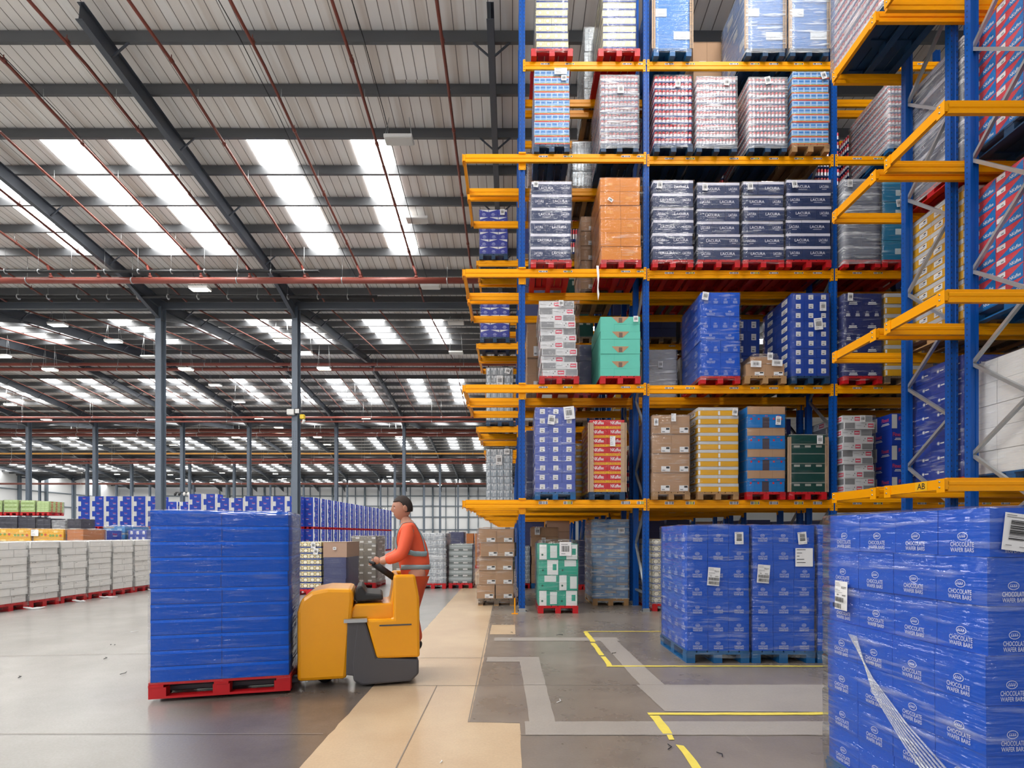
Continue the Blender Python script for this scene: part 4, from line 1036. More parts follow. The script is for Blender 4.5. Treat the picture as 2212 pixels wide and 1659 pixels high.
# body: pelvis root, spine leaning forward to -x, head, arms to the handlebar, legs
V = [P_(.03, 0, hipz), P_(.01, 0, hipz+.16), P_(-.035, 0, hipz+.34), P_(-.06, 0, shz), P_(-.075, 0, shz+.08), P_(-.095, 0, shz+.14)]
E = [(0, 1), (1, 2), (2, 3), (3, 4), (4, 5)]
RD = [(.10, .13), (.10, .13), (.12, .165), (.085, .12), .055, .05]
for s in (-1, 1):
    b0 = len(V); V += [P_(-.055, s*.165, shz-.015), P_(-.13, s*.225, shz-.27), P_(-.31, s*.17, shz-.33), P_(-.35, s*.16, shz-.335)]
    E += [(3, b0), (b0, b0+1), (b0+1, b0+2), (b0+2, b0+3)]; RD += [.062, .048, .036, .028]
    b0 = len(V); V += [P_(.03, s*.095, hipz-.06), P_(-.03, s*.10, gz+.45), P_(.04, s*.105, gz+.08), P_(-.02, s*.11, gz+.035), P_(-.12, s*.12, gz+.03)]
    E += [(0, b0), (b0, b0+1), (b0+1, b0+2), (b0+2, b0+3), (b0+3, b0+4)]; RD += [.088, .062, .045, .045, .036]
skin_obj('body', V, E, RD, SKIN, person)
# head with face
import bmesh
bm = bmesh.new(); bmesh.ops.create_uvsphere(bm, u_segments=28, v_segments=20, radius=1.0)
for v in bm.verts:
    x, y, z = v.co                       # face towards -x
    zz = z*.122; xx = x*.098; yy = y*.076
    if z < 0: yy *= 1 + .22*z; xx = xx*(1 + .12*z) - (.012*(-z) if x < 0 else -.01*z)
    if x < -.3: xx += -.0
    g_ = lambda cy, cz, s_: math.exp(-(((y*.076 - cy)/s_)**2 + ((zz - cz)/s_)**2)) if x < 0 else 0
    xx -= .026*g_(0, -.012, .013) + .012*g_(0, .008, .010) + .008*g_(0, -.062, .02) + .010*g_(0, -.1, .02) + .008*g_(0, .032, .03)
    xx += .010*(g_(.030, .006, .013) + g_(-.030, .006, .013)) + .004*g_(0, -.05, .008)
    v.co = (xx, yy, zz)
me = bpy.data.meshes.new('head'); bm.to_mesh(me); bm.free(); me.materials.append(SKIN)
for p in me.polygons: p.use_smooth = True
hc = (-.115, 0, shz + .215)
head = obj('head', me, person, hc, rot=(0, -.12, .1))
for s in (-1, 1):
    mb = MB(); mb.tube([(.014, s*.066, -.004), (.017, s*.076, -.003), (.021, s*.084, -.002), (.022, s*.087, -.002)], [.016, .024, .026, .016], SKIN, 14)
    mb.v = [(x, y, z*1.35 - .004) for x, y, z in mb.v]; obj('ear', mb, head)
    mb = MB(); mb.tube([(-.088, s*.017, .026), (-.0885, s*.030, .030), (-.080, s*.043, .026)], [.003, .004, .0025], HAIR, 6); obj('eyebrow', mb, head)
    mb = MB(); mb.tube([(-.074, s*.030, .006), (-.0855, s*.030, .006)], .008, M_WHITE, 10); mb.tube([(-.0850, s*.030, .006), (-.0862, s*.030, .006)], .0045, M_DARK, 8); obj('eye', mb, head)
mb = MB(); mb.tube([(-.086, -.021, -.054), (-.0945, 0, -.053), (-.086, .021, -.054)], [.003, .005, .003], mat('lips', '#a8665a', .5), 6); obj('mouth', mb, head)
bm = bmesh.new(); bmesh.ops.create_uvsphere(bm, u_segments=56, v_segments=40, radius=1.0)
kill = [v for v in bm.verts if v.co.z < -.42 + .25*max(0, -v.co.x) or (v.co.x < .05 and v.co.z < min(.52, .0 - 1.25*(v.co.x - .05)))]
bmesh.ops.delete(bm, geom=kill, context='VERTS')
for v in bm.verts: v.co = (v.co.x*.107 + .004, v.co.y*.085, v.co.z*.131 + .004)
me = bpy.data.meshes.new('hair'); bm.to_mesh(me); bm.free(); me.materials.append(HAIR)
for p in me.polygons: p.use_smooth = True
o = obj('hair', me, head); md = o.modifiers.new('thick', 'SOLIDIFY'); md.thickness = .012
# jacket, trousers, boots follow the body
jv = [P_(.03, 0, hipz-.07), P_(.015, 0, hipz+.16), P_(-.035, 0, hipz+.34), P_(-.058, 0, shz+.0), P_(-.07, 0, shz+.055)]; je = [(0, 1), (1, 2), (2, 3), (3, 4)]; jr = [(.135, .165), (.138, .172), (.145, .19), (.10, .14), (.07, .075)]
for s in (-1, 1):
    b0 = len(jv); jv += [P_(-.055, s*.17, shz-.01), P_(-.13, s*.23, shz-.27), P_(-.295, s*.174, shz-.327)]; je += [(3, b0), (b0, b0+1), (b0+1, b0+2)]; jr += [.082, .068, .052]
jacket = skin_obj('hi_vis_jacket', jv, je, jr, HIVIS, person)
tv = [P_(.025, 0, hipz+.06)]; te = []; tr_ = [(.115, .15)]
for s in (-1, 1):
    b0 = len(tv); tv += [P_(.03, s*.085, hipz-.10), P_(-.03, s*.10, gz+.42), P_(.035, s*.105, gz+.10)]; te += [(0, b0), (b0, b0+1), (b0+1, b0+2)]; tr_ += [.098, .078, .066]
skin_obj('trousers', tv, te, tr_, TROU, person)
for s in (-1, 1):
    skin_obj('boot', [P_(.045, s*.105, gz+.14), P_(.035, s*.105, gz+.055), P_(-.05, s*.115, gz+.045), P_(-.13, s*.12, gz+.04)], [(0, 1), (1, 2), (2, 3)], [.062, .058, .05, .04], SHOE, person)
def cling(o, off=.007):
    md = o.modifiers.new('cling', 'SHRINKWRAP'); md.target = jacket; md.wrap_method = 'NEAREST_SURFACEPOINT'; md.offset = off
    md = o.modifiers.new('thick', 'SOLIDIFY'); md.thickness = .004; md.offset = 1
def torso_band(z, rx, ry, cx, hgt, name, m=REFL):
    n = 48; vs = []; fs = []
    for k in range(n):
        a = 2*math.pi*k/n
        for q in range(3): vs.append((cx + rx*math.cos(a), ry*math.sin(a), z + hgt*(q-1)/2))
    for k in range(n):
        j = (k+1) % n
        for q in range(2): fs.append((3*k+q, 3*j+q, 3*j+q+1, 3*k+q+1))
    mb = MB(); mb.add(vs, fs, m, True); cling(obj(name, mb, person))
torso_band(hipz+.10, .150, .186, .018, .052, 'reflective_band'); torso_band(hipz+.24, .150, .190, -.008, .052, 'reflective_band')
for s in (-1, 1):
    pts = [Vector(p) for p in ((-.20, s*.085, hipz+.28), (-.20, s*.085, hipz+.40), (-.15, s*.085, shz+.04), (-.06, s*.085, shz+.10), (.03, s*.085, shz+.06), (.10, s*.085, hipz+.40), (.13, s*.085, hipz+.26))]
    fine = [pts[q].lerp(pts[q+1], r/6) for q in range(len(pts)-1) for r in range(6)] + [pts[-1]]
    vs = [(p.x, p.y + dy, p.z) for p in fine for dy in (-.024, 0, .024)]
    fs = [(3*q+r, 3*q+r+1, 3*q+r+4, 3*q+r+3) for q in range(len(fine)-1) for r in range(2)]
    mb = MB(); mb.add(vs, fs, REFL, True); cling(obj('shoulder_band', mb, person))
    # hand: palm and five separate fingers curled round the grip
    hx, hy, hz = -.37, s*.155, shz - .34
    mb = MB(); hand = skin_obj('hand', [P_(hx+.03, hy, hz+.01), P_(hx-.005, hy, hz+.012), P_(hx-.04, hy, hz+.014)], [(0, 1), (1, 2)], [(.022, .026), (.020, .036), (.016, .038)], SKIN, person, 0, 2)
    for q2, (fy, ln) in enumerate(((-.030, .9), (-.010, 1.0), (.010, .95), (.030, .78))):
        a = P_(hx-.038, hy + fy, hz+.016); skin_obj('finger', [a, a + P_(-.030*ln, 0, -.006), a + P_(-.040*ln, 0, -.032*ln), a + P_(-.016*ln, 0, -.048*ln)], [(0, 1), (1, 2), (2, 3)], [.0095, .0088, .008, .007], SKIN, hand, 0, 2)
    a = P_(hx+.005, hy - s*.030, hz+.006); skin_obj('thumb', [a, a + P_(-.020, -s*.020, -.012), a + P_(-.042, -s*.014, -.030)], [(0, 1), (1, 2)], [.012, .010, .008], SKIN, hand, 0, 2)
# ------------------------------------------------------------------ goods on the racking
ROWD['B'] = 11.60
LAC = [[.66, .34], [.36, .64]]
# level 5
for (a, b_, lb) in ((1157, 1228, 'cream tins in blue trays on a red pallet, top level beside the end upright'), (1301, 1374, 'cream tins in blue trays on a red pallet, top level beside the second upright')):
    rload(lb, 'cream', a, b_, 0, 'A', 5, 9, [[1, 1]], 'red', h=1.32, wrap=FILM, pw=.80)
for (a, b_, lb, p) in ((1411, 1494, 'ringed light blue cartons with corner boards, top level beside the second upright', 'blue'), (1611, 1695, 'ringed light blue cartons with corner boards, second last on the top level', 'dblue'),
                     (1706, 1790, 'ringed light blue cartons with corner boards, top level beside the third upright', 'dblue')):
    rload(lb, 'rings', a, b_, 0, 'A', 5, 3, [[1]], p, h=1.40, corner=1.0, wrap=FILM_MILKY if a > 1500 else FILM, tags=((-.42, .8, .09, .12, 'bar', .05),))
# level 4
rload('blue and pale bottle packs with red trays at the end upright, fourth level', 'bottlered', 1153, 1231, 152, 'A', 4, 10, [[1]], 'dblue', tags=((.25, .97, .24, .12, 'note', 0), (.34, .88, .1, .1, 'bar', 0)), wrap=FILM_THIN)
rload('film clad red drink cans below cream tins beside the second upright, fourth level', 'cans', 1297, 1380, 163, 'A', 4, 11, [[1, 1]], 'dblue', wrap=FILM_MILKY, tags=((.02, .78, .12, .15, 'bar', 0),), crown=.02)
rload('film clad red drink cans just past the second upright, fourth level', 'cans', 1413, 1497, 163, 'A', 4, 10, [[1, 1]], 'dblue', wrap=FILM, tags=((.1, .86, .1, .12, 'bar', 0),), crown=.03)
rload('very milky film clad drink cans, second in the wide bay on fourth level', 'cans', 1504, 1592, 166, 'A', 4, 10, [[1, 1]], 'dblue', wrap=FILM_MILKY, tags=((.24, .9, .1, .12, 'bar', .1),))
rload('leaning milky film clad drink cans with yellow slip, third in the wide bay', 'cans', 1617, 1700, 168, 'A', 4, 10, [[1, 1]], 'dblue', wrap=FILM_MILKY, crown=.04, tags=((-.02, .94, .11, .14, 'bar', -.2),))
rload('blue bottle packs with red trays on a wooden pallet beside the third upright', 'bottlered', 1710, 1792, 155, 'A', 4, 10, [[1]], 'wood', wrap=FILM_THIN, tags=((.33, .93, .1, .13, 'bar', -.3),))
rload('drink can pallet glimpsed behind the nearer racks, fourth level', 'cans', 1918, 1995, 176, 'A', 4, 10, [[1, 1]], 'blue', wrap=FILM_MILKY)
# level 3
NB = 'navy hand cream cartons with pale lids, '
rload(NB + 'third level beside the end upright', 'lacura', 1146, 1235, 392, 'A', 3, 6, [LAC[1], LAC[0]], 'red', jit=.012, tags=((-.38, .95, .09, .11, 'bar', .1),))
rload('orange cartons under creased film on a red pallet, third level', 'orange', 1298, 1386, 384, 'A', 3, 6, [[.5, .5]], 'red', lean=-.03, wrap=FILM, tags=((-.28, .72, .10, .06, 'bar', .6),))
for i, (a, b_, y, lb) in enumerate(((1409, 1498, 390, 'first past the second upright'), (1506, 1601, 395, 'second past the second upright'), (1601, 1694, 393, 'third past the second upright'), (1698, 1796, 388, 'beside the third upright'))):
    rload(NB + lb, 'lacura', a + (3 if i == 2 else 0), b_ - (2 if i == 1 else 0), y, 'A', 3, 6, [LAC[i % 2], LAC[(i+1) % 2]], 'red', jit=.014, tags=((-.34, .93, .1, .13, 'bar', .15 - .1*i),), wrap=FILM if i != 3 else FILM_THIN)
rload('dull film covered navy cartons just behind the nearer racks, third level', 'navygrey', 1821, 1902, 388, 'A', 3, 6, [[1], [.5, .5]], 'red', wrap=FILM_MILKY, tags=((-.35, .94, .1, .14, 'bar', 0),))
rload('teal cartons behind the nearer racks beside dull navy cartons, third level', 'crate', 1905, 1990, 394, 'A', 3, 4, [[.55, .45]], 'red', wrap=FILM, tags=((-.1, .72, .1, .14, 'bar', -.15),))
# level 2
rload('leaning tower of white cartons with pink print, second level', 'whitepink', 1169, 1247, 650, 'A', 2, 11, [[.65, .35], [.4, .6]], 'red', jit=.022, lean=-.05, wrap=FILM_THIN, pw=.76, tags=((.05, .96, .09, .11, 'bar', 0),), vf=lambda k, i, j: 0 if (k+i) % 2 == 0 else 1)
rload('mint green cartons with brown notches on a red pallet, second level', 'mint', 1296, 1384, 684, 'A', 2, 8, [[1]], 'red', jit=.004, wrap=None, tags=((.38, .95, .09, .11, 'bar', 0),), vf=lambda k, i, j: (k+1) % 2)
rload('blue chocolate cartons under film, tall load in the wide bay, second level', 'choc', 1513, 1599, 632, 'A', 2, 7, [[1, 1, 1, 1], [1, 1]], 'red', tags=((-.40, .95, .12, .15, 'bar', .15),), wrap=FILM)
t = rload('low pyramid of brown cartons on a wooden pallet, second level', 'brown', 1611, 1696, 786, 'A', 2, 1, [[1, 1]], 'wood', wrap=None, pw=.8)
dd = 10.36; wz = (PZ(786, dd) - LV[2])
for cx in (-.1, .12): obj('carton', carton_mesh('brown', .22, .5, .20, 0), t, (cx, -.15, wz))
mb = wrap_mesh(.70, 1.1, .06, wz + .20, 991, .02, .0)
mb.v = [(x*(1.0 if z < wz - .1 else max(.62, 1.12 - (z - wz + .1)*1.9)), y, z) for x, y, z in mb.v]; mb.mats[0] = FILM; obj('stretch_wrap', mb, t)
for (lx, lz) in ((-.2, .36), (.2, .38)): label_part(t, 1.18, lx, lz, .2, .12, 'bar', 'f', .03, .05)
label_part(t, 1.18, .06, .5, .1, .14, 'bar', 'f', 0, .06)
rload('dark blue cartons with square white labels beside the third upright, second level', 'wlblue', 1709, 1793, 633, 'A', 2, 9, [[1, 1, 1]], 'dblue', wrap=FILM_THIN, jit=.003, tags=((.3, .83, .12, .17, 'bar', 0), (.18, .62, .16, .22, 'bar', -.1)), vf=lambda k, i, j: 0)
rload('navy cartons on a bright red pallet behind the nearer racks, second level', 'navyplain', 1821, 1906, 634, 'A', 2, 7, [[1, 1], [1, 1, 1, 1]], 'red', wrap=FILM, tags=((-.35, .95, .1, .15, 'bar', .05),))
rload('yellow cartons with white lids on weathered pallet behind nearer racks, second level', 'yellow', 1911, 1992, 634, 'A', 2, 8, [[1, 1]], 'old', wrap=FILM_THIN, vf=lambda k, i, j: 0)
# level 1
rload('violet blue cartons with white square labels on a blue pallet, first level', 'peri', 1155, 1244, 880, 'A', 1, 9, [[1, 1, 1]], 'blue', jit=.003, wrap=FILM, tags=((.34, .93, .2, .24, 'bar', -.1), (-.1, .85, .13, .18, 'bar', .12)), vf=lambda k, i, j: 0)
rload('red coffee cartons with yellow bands between brown corner boards, first level', 'nkaffee', 1273, 1350, 907, 'A', 1, 8, [[1, 1]], 'dblue', corner=.96, cornerw=.055, wrap=FILM_THIN, jit=.002, tags=((.15, .7, .1, .19, 'note', 0),))
rload('plain brown cartons with white labels on a wooden pallet, first level', 'brown', 1409, 1491, 896, 'A', 1, 4, [[1, 1]], 'wood', jit=.006, wrap=FILM, tags=((-.42, .9, .08, .13, 'bar', 0), (.05, .96, .09, .15, 'note', 0)))
rload('yellow cartons with white lids on a wooden pallet, wide bay, first level', 'yellow', 1507, 1596, 880, 'A', 1, 10, [[1, 1]], 'wood', jit=.005, wrap=FILM_THIN, tags=((.4, .94, .1, .13, 'bar', .1),), vf=lambda k, i, j: 0)
rload('alternating blue and brown trays on a red pallet, first level', 'bluebrown', 1613, 1697, 878, 'A', 1, 8, [[1]], 'red', jit=.006, wrap=FILM_THIN, tags=((.30, .83, .1, .16, 'bar', .05),), vf=lambda k, i, j: (k + 1) % 2)
rload('short dark green tray load on a red pallet beside the third upright', 'green', 1704, 1786, 938, 'A', 1, 6, [[1]], 'red', corner=.95, jit=.003, wrap=FILM_THIN, tags=((.3, .9, .11, .16, 'bar', 0),), vf=lambda k, i, j: k % 2)
rload('silvery white cartons with pink print behind the nearer racks, first level', 'whitepink', 1821, 1888, 897, 'A', 1, 11, [[.62, .38], [.36, .64]], 'red', jit=.02, wrap=FILM_THIN, vf=lambda k, i, j: (k+i) % 2, tags=((.1, .95, .1, .13, 'bar', 0),))
rload('royal blue cartons with red lettering and pale panels behind the nearer racks', 'finest', 1925, 2004, 893, 'A', 1, 5, [[1, 1], [1, 1]], 'red', wrap=None, jit=.002)
# floor level under the racks
def fl(label, style, x0, x1, ytop, ybase, layers, pats, pal, d=1.15, **kw):
    D = EYE*F/(ybase - YH); a, b_ = PX(x0, D), PX(x1, D); h = PZ(ytop, D) - (.144 if pal else 0)
    return build_load(label, style, b_ - a, d, h, layers, pats, pal, ((a+b_)/2, D + d/2, 0), **kw)
fl('untidy stack of brown cartons on a wooden pallet outside the end upright', 'brown', 1034, 1111, 1142, 1308, 5, [[1, 1]], 'old', jit=.035, rotj=.09, wrap=FILM, crown=.02)
t = fl('teal and white cartons under loose film on a red pallet, floor level', 'tealwhite', 1163, 1248, 1175, 1325, 4, [[1, 1], [.5, .5]], 'red', jit=.012, wrap=FILM, crown=.09, vf=lambda k, i, j: (k*2 + i) % 3, tags=((.18, .92, .22, .26, 'bar', 0),))
fl('tall light blue bottle trays under film on a wooden pallet, floor level', 'aqua', 1281, 1357, 1122, 1308, 10, [[1, 1, 1]], 'wood', jit=.012, wrap=FILM_MILKY, tags=((.3, .86, .13, .12, 'bar', 0),))
fl('grey and white tray tower beside the third rack post, floor level', 'goldcans', 1409, 1470, 1165, 1320, 10, [[1, 1]], 'red', wrap=FILM_MILKY)
# second rack row (backs of the first): what shows through the gaps
def B(label, style, x0, x1, ytop, lv, layers, pats, pal='old', row='B', **kw):
    kw.setdefault('nd', 1); return rload(label, style, x0, x1, ytop, row, lv, layers, pats, pal, **kw)
B('tall silver film load behind the cream tins, top level', 'silver', 1262, 1318, 60, 5, 6, [[1, 1]], wrap=FILM_MILKY)
B('brown carton with label high behind the ringed blue cartons, top level', 'brown', 1497, 1560, 90, 5, 2, [[1, 1]], wrap=None)
B('dark film load behind the third ringed blue carton load', 'slate', 1590, 1660, 60, 5, 3, [[1]], wrap=FILM)
B('silver load behind the cans of the narrow bay, fourth level', 'silver', 1236, 1300, 306, 4, 3, [[1, 1]], wrap=FILM_MILKY)
B('low brown carton load behind the bottle packs, fourth level', 'kraftplain', 1140, 1200, 330, 4, 3, [[1, 1]])
for i, (a, b_) in enumerate(((1378, 1450), (1462, 1536), (1550, 1624), (1640, 1714), (1745, 1815), (1830, 1900))):
    B(f'shadowy can load behind the {nth(i+1)} position of the fourth level wide bays', 'cans', a, b_, (300, 290, 310, 300, 285, 290)[i], 4, 6, [[1, 1]], 'dblue', wrap=None)
B('tall brown carton load behind the orange cartons, third level', 'brown', 1254, 1330, 468, 3, 5, [[1, 1]], wrap=FILM, side='l')
B('dark green cartons behind the orange and brown loads, third level', 'green', 1228, 1282, 600, 3, 3, [[1]], wrap=None, row='C')
for i, (a, b_) in enumerate(((1378, 1450), (1462, 1536), (1550, 1624), (1640, 1714))):
    B(f'dark navy load behind the hand cream cartons, {nth(i+1)} in the wide bay', 'slate', a, b_, (480, 500, 490, 470)[i], 3, 5, [[1, 1]], 'redw', wrap=None)
B('brown labelled carton behind the white and pink tower, second level', 'brown', 1137, 1170, 698, 2, 2, [[1]], wrap=FILM_THIN)
B('dark mixed cartons behind the white and pink tower, second level', 'slate', 1240, 1290, 745, 2, 3, [[1]], 'redw')
B('grey film wrapped load just past the second upright, second level', 'greywrap', 1390, 1462, 741, 2, 5, [[1, 1]], None, wrap=FILM_MILKY, tags=((.0, .7, .1, .14, 'bar', 0), (-.1, .2, .1, .14, 'bar', 0)))
B('dim blue cartons with white labels behind the low brown pyramid', 'wlblue', 1585, 1642, 690, 2, 6, [[1, 1]], 'wood', wrap=None, vf=lambda k, i, j: 0)
B('yellow carton load deep in the wide bay behind grey film load', 'yellow', 1325, 1390, 760, 2, 6, [[1, 1]], 'wood', row='C', wrap=None)
B('dark carton behind the violet blue cartons, first level', 'slate', 1136, 1180, 930, 1, 4, [[1]], 'dblue')
B('yellow and white cartons between violet blue and coffee loads, first level', 'yellow', 1238, 1285, 958, 1, 9, [[1]], 'wood', vf=lambda k, i, j: 0)
for i, (a, b_, st) in enumerate(((1296, 1352, 'slate'), (1390, 1460, 'slate'), (1480, 1555, 'slate'), (1640, 1710, 'navyplain'), (1745, 1815, 'greywrap'))):
    B(f'dim load behind the first level wide bay, {nth(i+1)} from the second upright', st, a, b_, (980, 935, 930, 905, 925)[i], 1, 5, [[1, 1]], 'old', wrap=None)
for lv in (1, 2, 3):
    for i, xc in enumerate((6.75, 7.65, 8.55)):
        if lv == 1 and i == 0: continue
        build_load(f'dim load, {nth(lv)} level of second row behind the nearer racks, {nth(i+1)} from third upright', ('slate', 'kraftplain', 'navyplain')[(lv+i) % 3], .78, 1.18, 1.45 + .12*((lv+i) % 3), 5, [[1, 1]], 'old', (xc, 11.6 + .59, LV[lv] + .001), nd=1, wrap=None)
# far side of the next aisle: overhanging end positions and what fills the deep bays
def C_(label, style, x0, x1, ytop, lv, layers, pats, pal='dblue', **kw): return rload(label, style, x0, x1, ytop, 'C', lv, layers, pats, pal, **kw)
C_('purple tissue cartons with white waves, upper load on the overhang past the aisle', 'wave', 1035, 1097, 453, 4, 6, [[1, 1, 1]], 'dblue', wrap=FILM_THIN, tags=((.32, .93, .12, .15, 'bar', 0),), side='b')
C_('purple tissue cartons with white waves, lower load on the overhang past the aisle', 'wave', 1037, 1101, 632, 3, 6, [[1, 1, 1]], 'dblue', wrap=FILM_THIN, side='b')
C_('silvery bottle packs on the overhang at second level past the aisle', 'silver', 1050, 1109, 794, 2, 7, [[1, 1]], 'dblue', wrap=FILM, tags=((.3, .93, .14, .14, 'bar', .3), (0, .75, .16, .26, 'bar', 0)), side='b')
rload('silvery bottle packs on the lowest overhang level past the aisle', 'silver', 1050, 1108, 970, 'C', 1, 8, [[1, 1]], 'dblue', wrap=FILM, tags=((.28, .95, .14, .14, 'bar', 0), (-.02, .8, .16, .26, 'bar', 0)), side='b')
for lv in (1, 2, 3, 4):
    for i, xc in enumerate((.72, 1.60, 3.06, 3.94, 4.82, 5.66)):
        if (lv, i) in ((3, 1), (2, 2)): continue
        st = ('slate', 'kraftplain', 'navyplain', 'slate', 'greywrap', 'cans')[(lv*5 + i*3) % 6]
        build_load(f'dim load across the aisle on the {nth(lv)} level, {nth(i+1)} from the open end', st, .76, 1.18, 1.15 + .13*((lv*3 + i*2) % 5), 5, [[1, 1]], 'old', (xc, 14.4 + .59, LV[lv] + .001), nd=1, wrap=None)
# floor loads deep under the racks
fl('tall plain brown carton load on a blue pallet behind teal cartons', 'tan', 1148, 1206, 1139, 1271, 6, [[1, 1]], 'blue', wrap=FILM_THIN, tags=((-.28, .93, .14, .2, 'bar', 0), (-.05, .75, .11, .2, 'bar', 0)))
fl('dark bottle trays on a red pallet deep under the racks', 'slate', 1249, 1278, 1168, 1274, 8, [[1, 1]], 'red', wrap=FILM)
fl('dark bottle load glimpsed beside the end upright, floor level', 'silver', 1129, 1144, 1180, 1271, 8, [[1]], 'red', wrap=None)
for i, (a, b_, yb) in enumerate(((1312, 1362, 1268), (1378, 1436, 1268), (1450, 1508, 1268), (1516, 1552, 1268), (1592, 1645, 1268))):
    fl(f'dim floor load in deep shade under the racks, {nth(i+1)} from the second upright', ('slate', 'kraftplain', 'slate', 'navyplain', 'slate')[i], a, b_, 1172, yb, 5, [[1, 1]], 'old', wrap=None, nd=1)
for i in range(14):  # loads added to block the pale far view and keep these gaps dark
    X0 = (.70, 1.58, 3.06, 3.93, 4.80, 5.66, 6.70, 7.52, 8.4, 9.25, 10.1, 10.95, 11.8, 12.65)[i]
    build_load(f'added load on the floor two aisles back under the racks, {nth(i+1)} from the open end', ('slate', 'kraftplain', 'slate', 'navyplain', 'slate')[i % 5], .78, 1.0, 1.78 + .03*(i % 3), 5, [[1, 1]], 'old', (X0, 18.6 + .5, 0), nd=1, wrap=None)
# ------------------------------------------------------------------ nearer racks: sides of loads
def zl(label, style, X0, w, D, lv, h, layers, pats, pal, d=1.18, **kw):
    return build_load(label, style, w, d, h, layers, pats, pal, (X0 + w/2, D + d/2, LV[lv] + .001), **kw)
for k, lv in ((0, 2), (1, 3)):
    zl(f'red and blue coffee cartons on the {nth(lv)} level of the nearest short rack row', 'redblue', 6.30, 1.1, 6.34, lv, 1.64, 9, [[1, 1, 1]], 'blue' if k == 0 else 'dblue', nd=3, d=1.16, wrap=FILM_THIN, jit=.002, vf=lambda k, i, j: 0)
zl('big white cartons under film on the first level of the nearest short rack row', 'whitebig', 6.32, 1.1, 6.34, 1, 1.50, 5, [[1, 1]], 'blue', nd=3, d=1.16, wrap=FILM, jit=.006, crown=.05)
zl('dull navy cartons with pale lids, third level of the second nearest rack row', 'lacura', 6.28, .82, 7.60, 3, 1.72, 6, LAC, 'red', nd=2, wrap=FILM_MILKY, jit=.012)
zl('yellow cartons with white lids and labels, second level of second nearest rack row', 'yellow', 6.28, .82, 7.60, 2, 1.86, 10, [[1, 1]], 'wood', nd=4, wrap=FILM_THIN, vf=lambda k, i, j: 0)
zl('blue cartons with white ring marks, first level of the second nearest rack row', 'circles', 6.28, .82, 7.60, 1, 1.70, 8, [[1, 1]], 'red', nd=4, wrap=FILM, vf=lambda k, i, j: 0)
zl('crumpled silvery film load on dark pallet, overhang high on second nearest rack row', 'cans', 5.17, .86, 7.60, 4, 1.35, 9, [[1, 1]], 'dblue', wrap=FILM_MILKY, puff=.025)
for i, X0 in enumerate((7.22, 8.12)):
    for lv in (1, 2, 3):
        zl(f'dim load farther along the second nearest rack row, {nth(lv)} level, {nth(i+2)} position', ('slate', 'kraftplain', 'navyplain')[(i+lv) % 3], X0, .8, 7.60, lv, 1.5, 5, [[1, 1]], 'old', nd=2, wrap=None)
# ------------------------------------------------------------------ loads standing on the open floor
choc_v = lambda k, i, j: 0
w1, dF = 1.18, 2.30
t = build_load('big foreground pallet of blue chocolate wafer cartons under shiny film', 'choc', 1.18, 1.02, 1.45, 7, [[1]*5], 'blue', (2.533, 2.83, 0), math.radians(4.1), nd=4, wrap=FILM, jit=.010, pw=1.2, pdp=1.04, vf=choc_v, puff=.006)
label_part(t, 1.02, -.59 + .10, 1.49, .115, .155, 'ladder', 'f', .12, .03)
label_part(t, .355, .59, 1.13, .105, .165, 'ship', 'l', .02, .028)
mb = MB()                                                      # rope of gathered film across the side
for q2 in range(7):
    o_ = q2*.012
    mb.tube([(-.612, .30 - .01*q2, .92), (-.622, .10, .72 - o_), (-.622, -.12, .56 - o_*1.6), (-.618, -.40, .40 - o_*2.2)], [.003, .004, .005, .006], FILM_MILKY, 5)
obj('film_rope', mb, t)
for i, (X0, lb) in enumerate(((2.0, 'blue chocolate carton pallet at the corner of the yellow floor box'), (2.755, 'middle blue chocolate carton pallet of the floor group'), (3.51, 'blue chocolate carton pallet half hidden by the big foreground pallet'))):
    t = build_load(lb, 'chocs' if False else 'choc', .715, 1.10, 1.445, 7, [[1, 1, 1]], 'blue', (X0 + .372, 6.29 + .55, 0), 0, nd=4, wrap=FILM, jit=.004, pw=.735, pdp=1.1, vf=choc_v)
    if i < 2:
        label_part(t, 1.10, (.23, .20)[i], 1.44, .10, .14, 'ladder', 'f', -.02 - .08*i, .03)
        label_part(t, 1.10, (-.06, -.245)[i], (1.0, 1.03)[i], .14, .21, 'ship', 'f', .08, .03)
    if i == 1: label_part(t, 1.10, .22, 1.22, .2, .21, 'note', 'f', 0, .03)
# load on the truck: follows the truck's heading
ca, sa = math.cos(TA), math.sin(TA)
lx, ly = S(636) - .615, .37
gx, gy = PX(640, tD) + lx*ca - ly*sa, tD + lx*sa + ly*ca
build_load('tall blue carton load on a red pallet lifted by the yellow truck', 'truck', 1.14, .78, 1.52, 11, [[1]], 'red', (gx, gy, .03), TA, nd=1, wrap=FILM_THIN, jit=.006, prot=True, wz0=.125, pw=1.17, pdp=.8, vf=lambda k, i, j: 0, side='r')
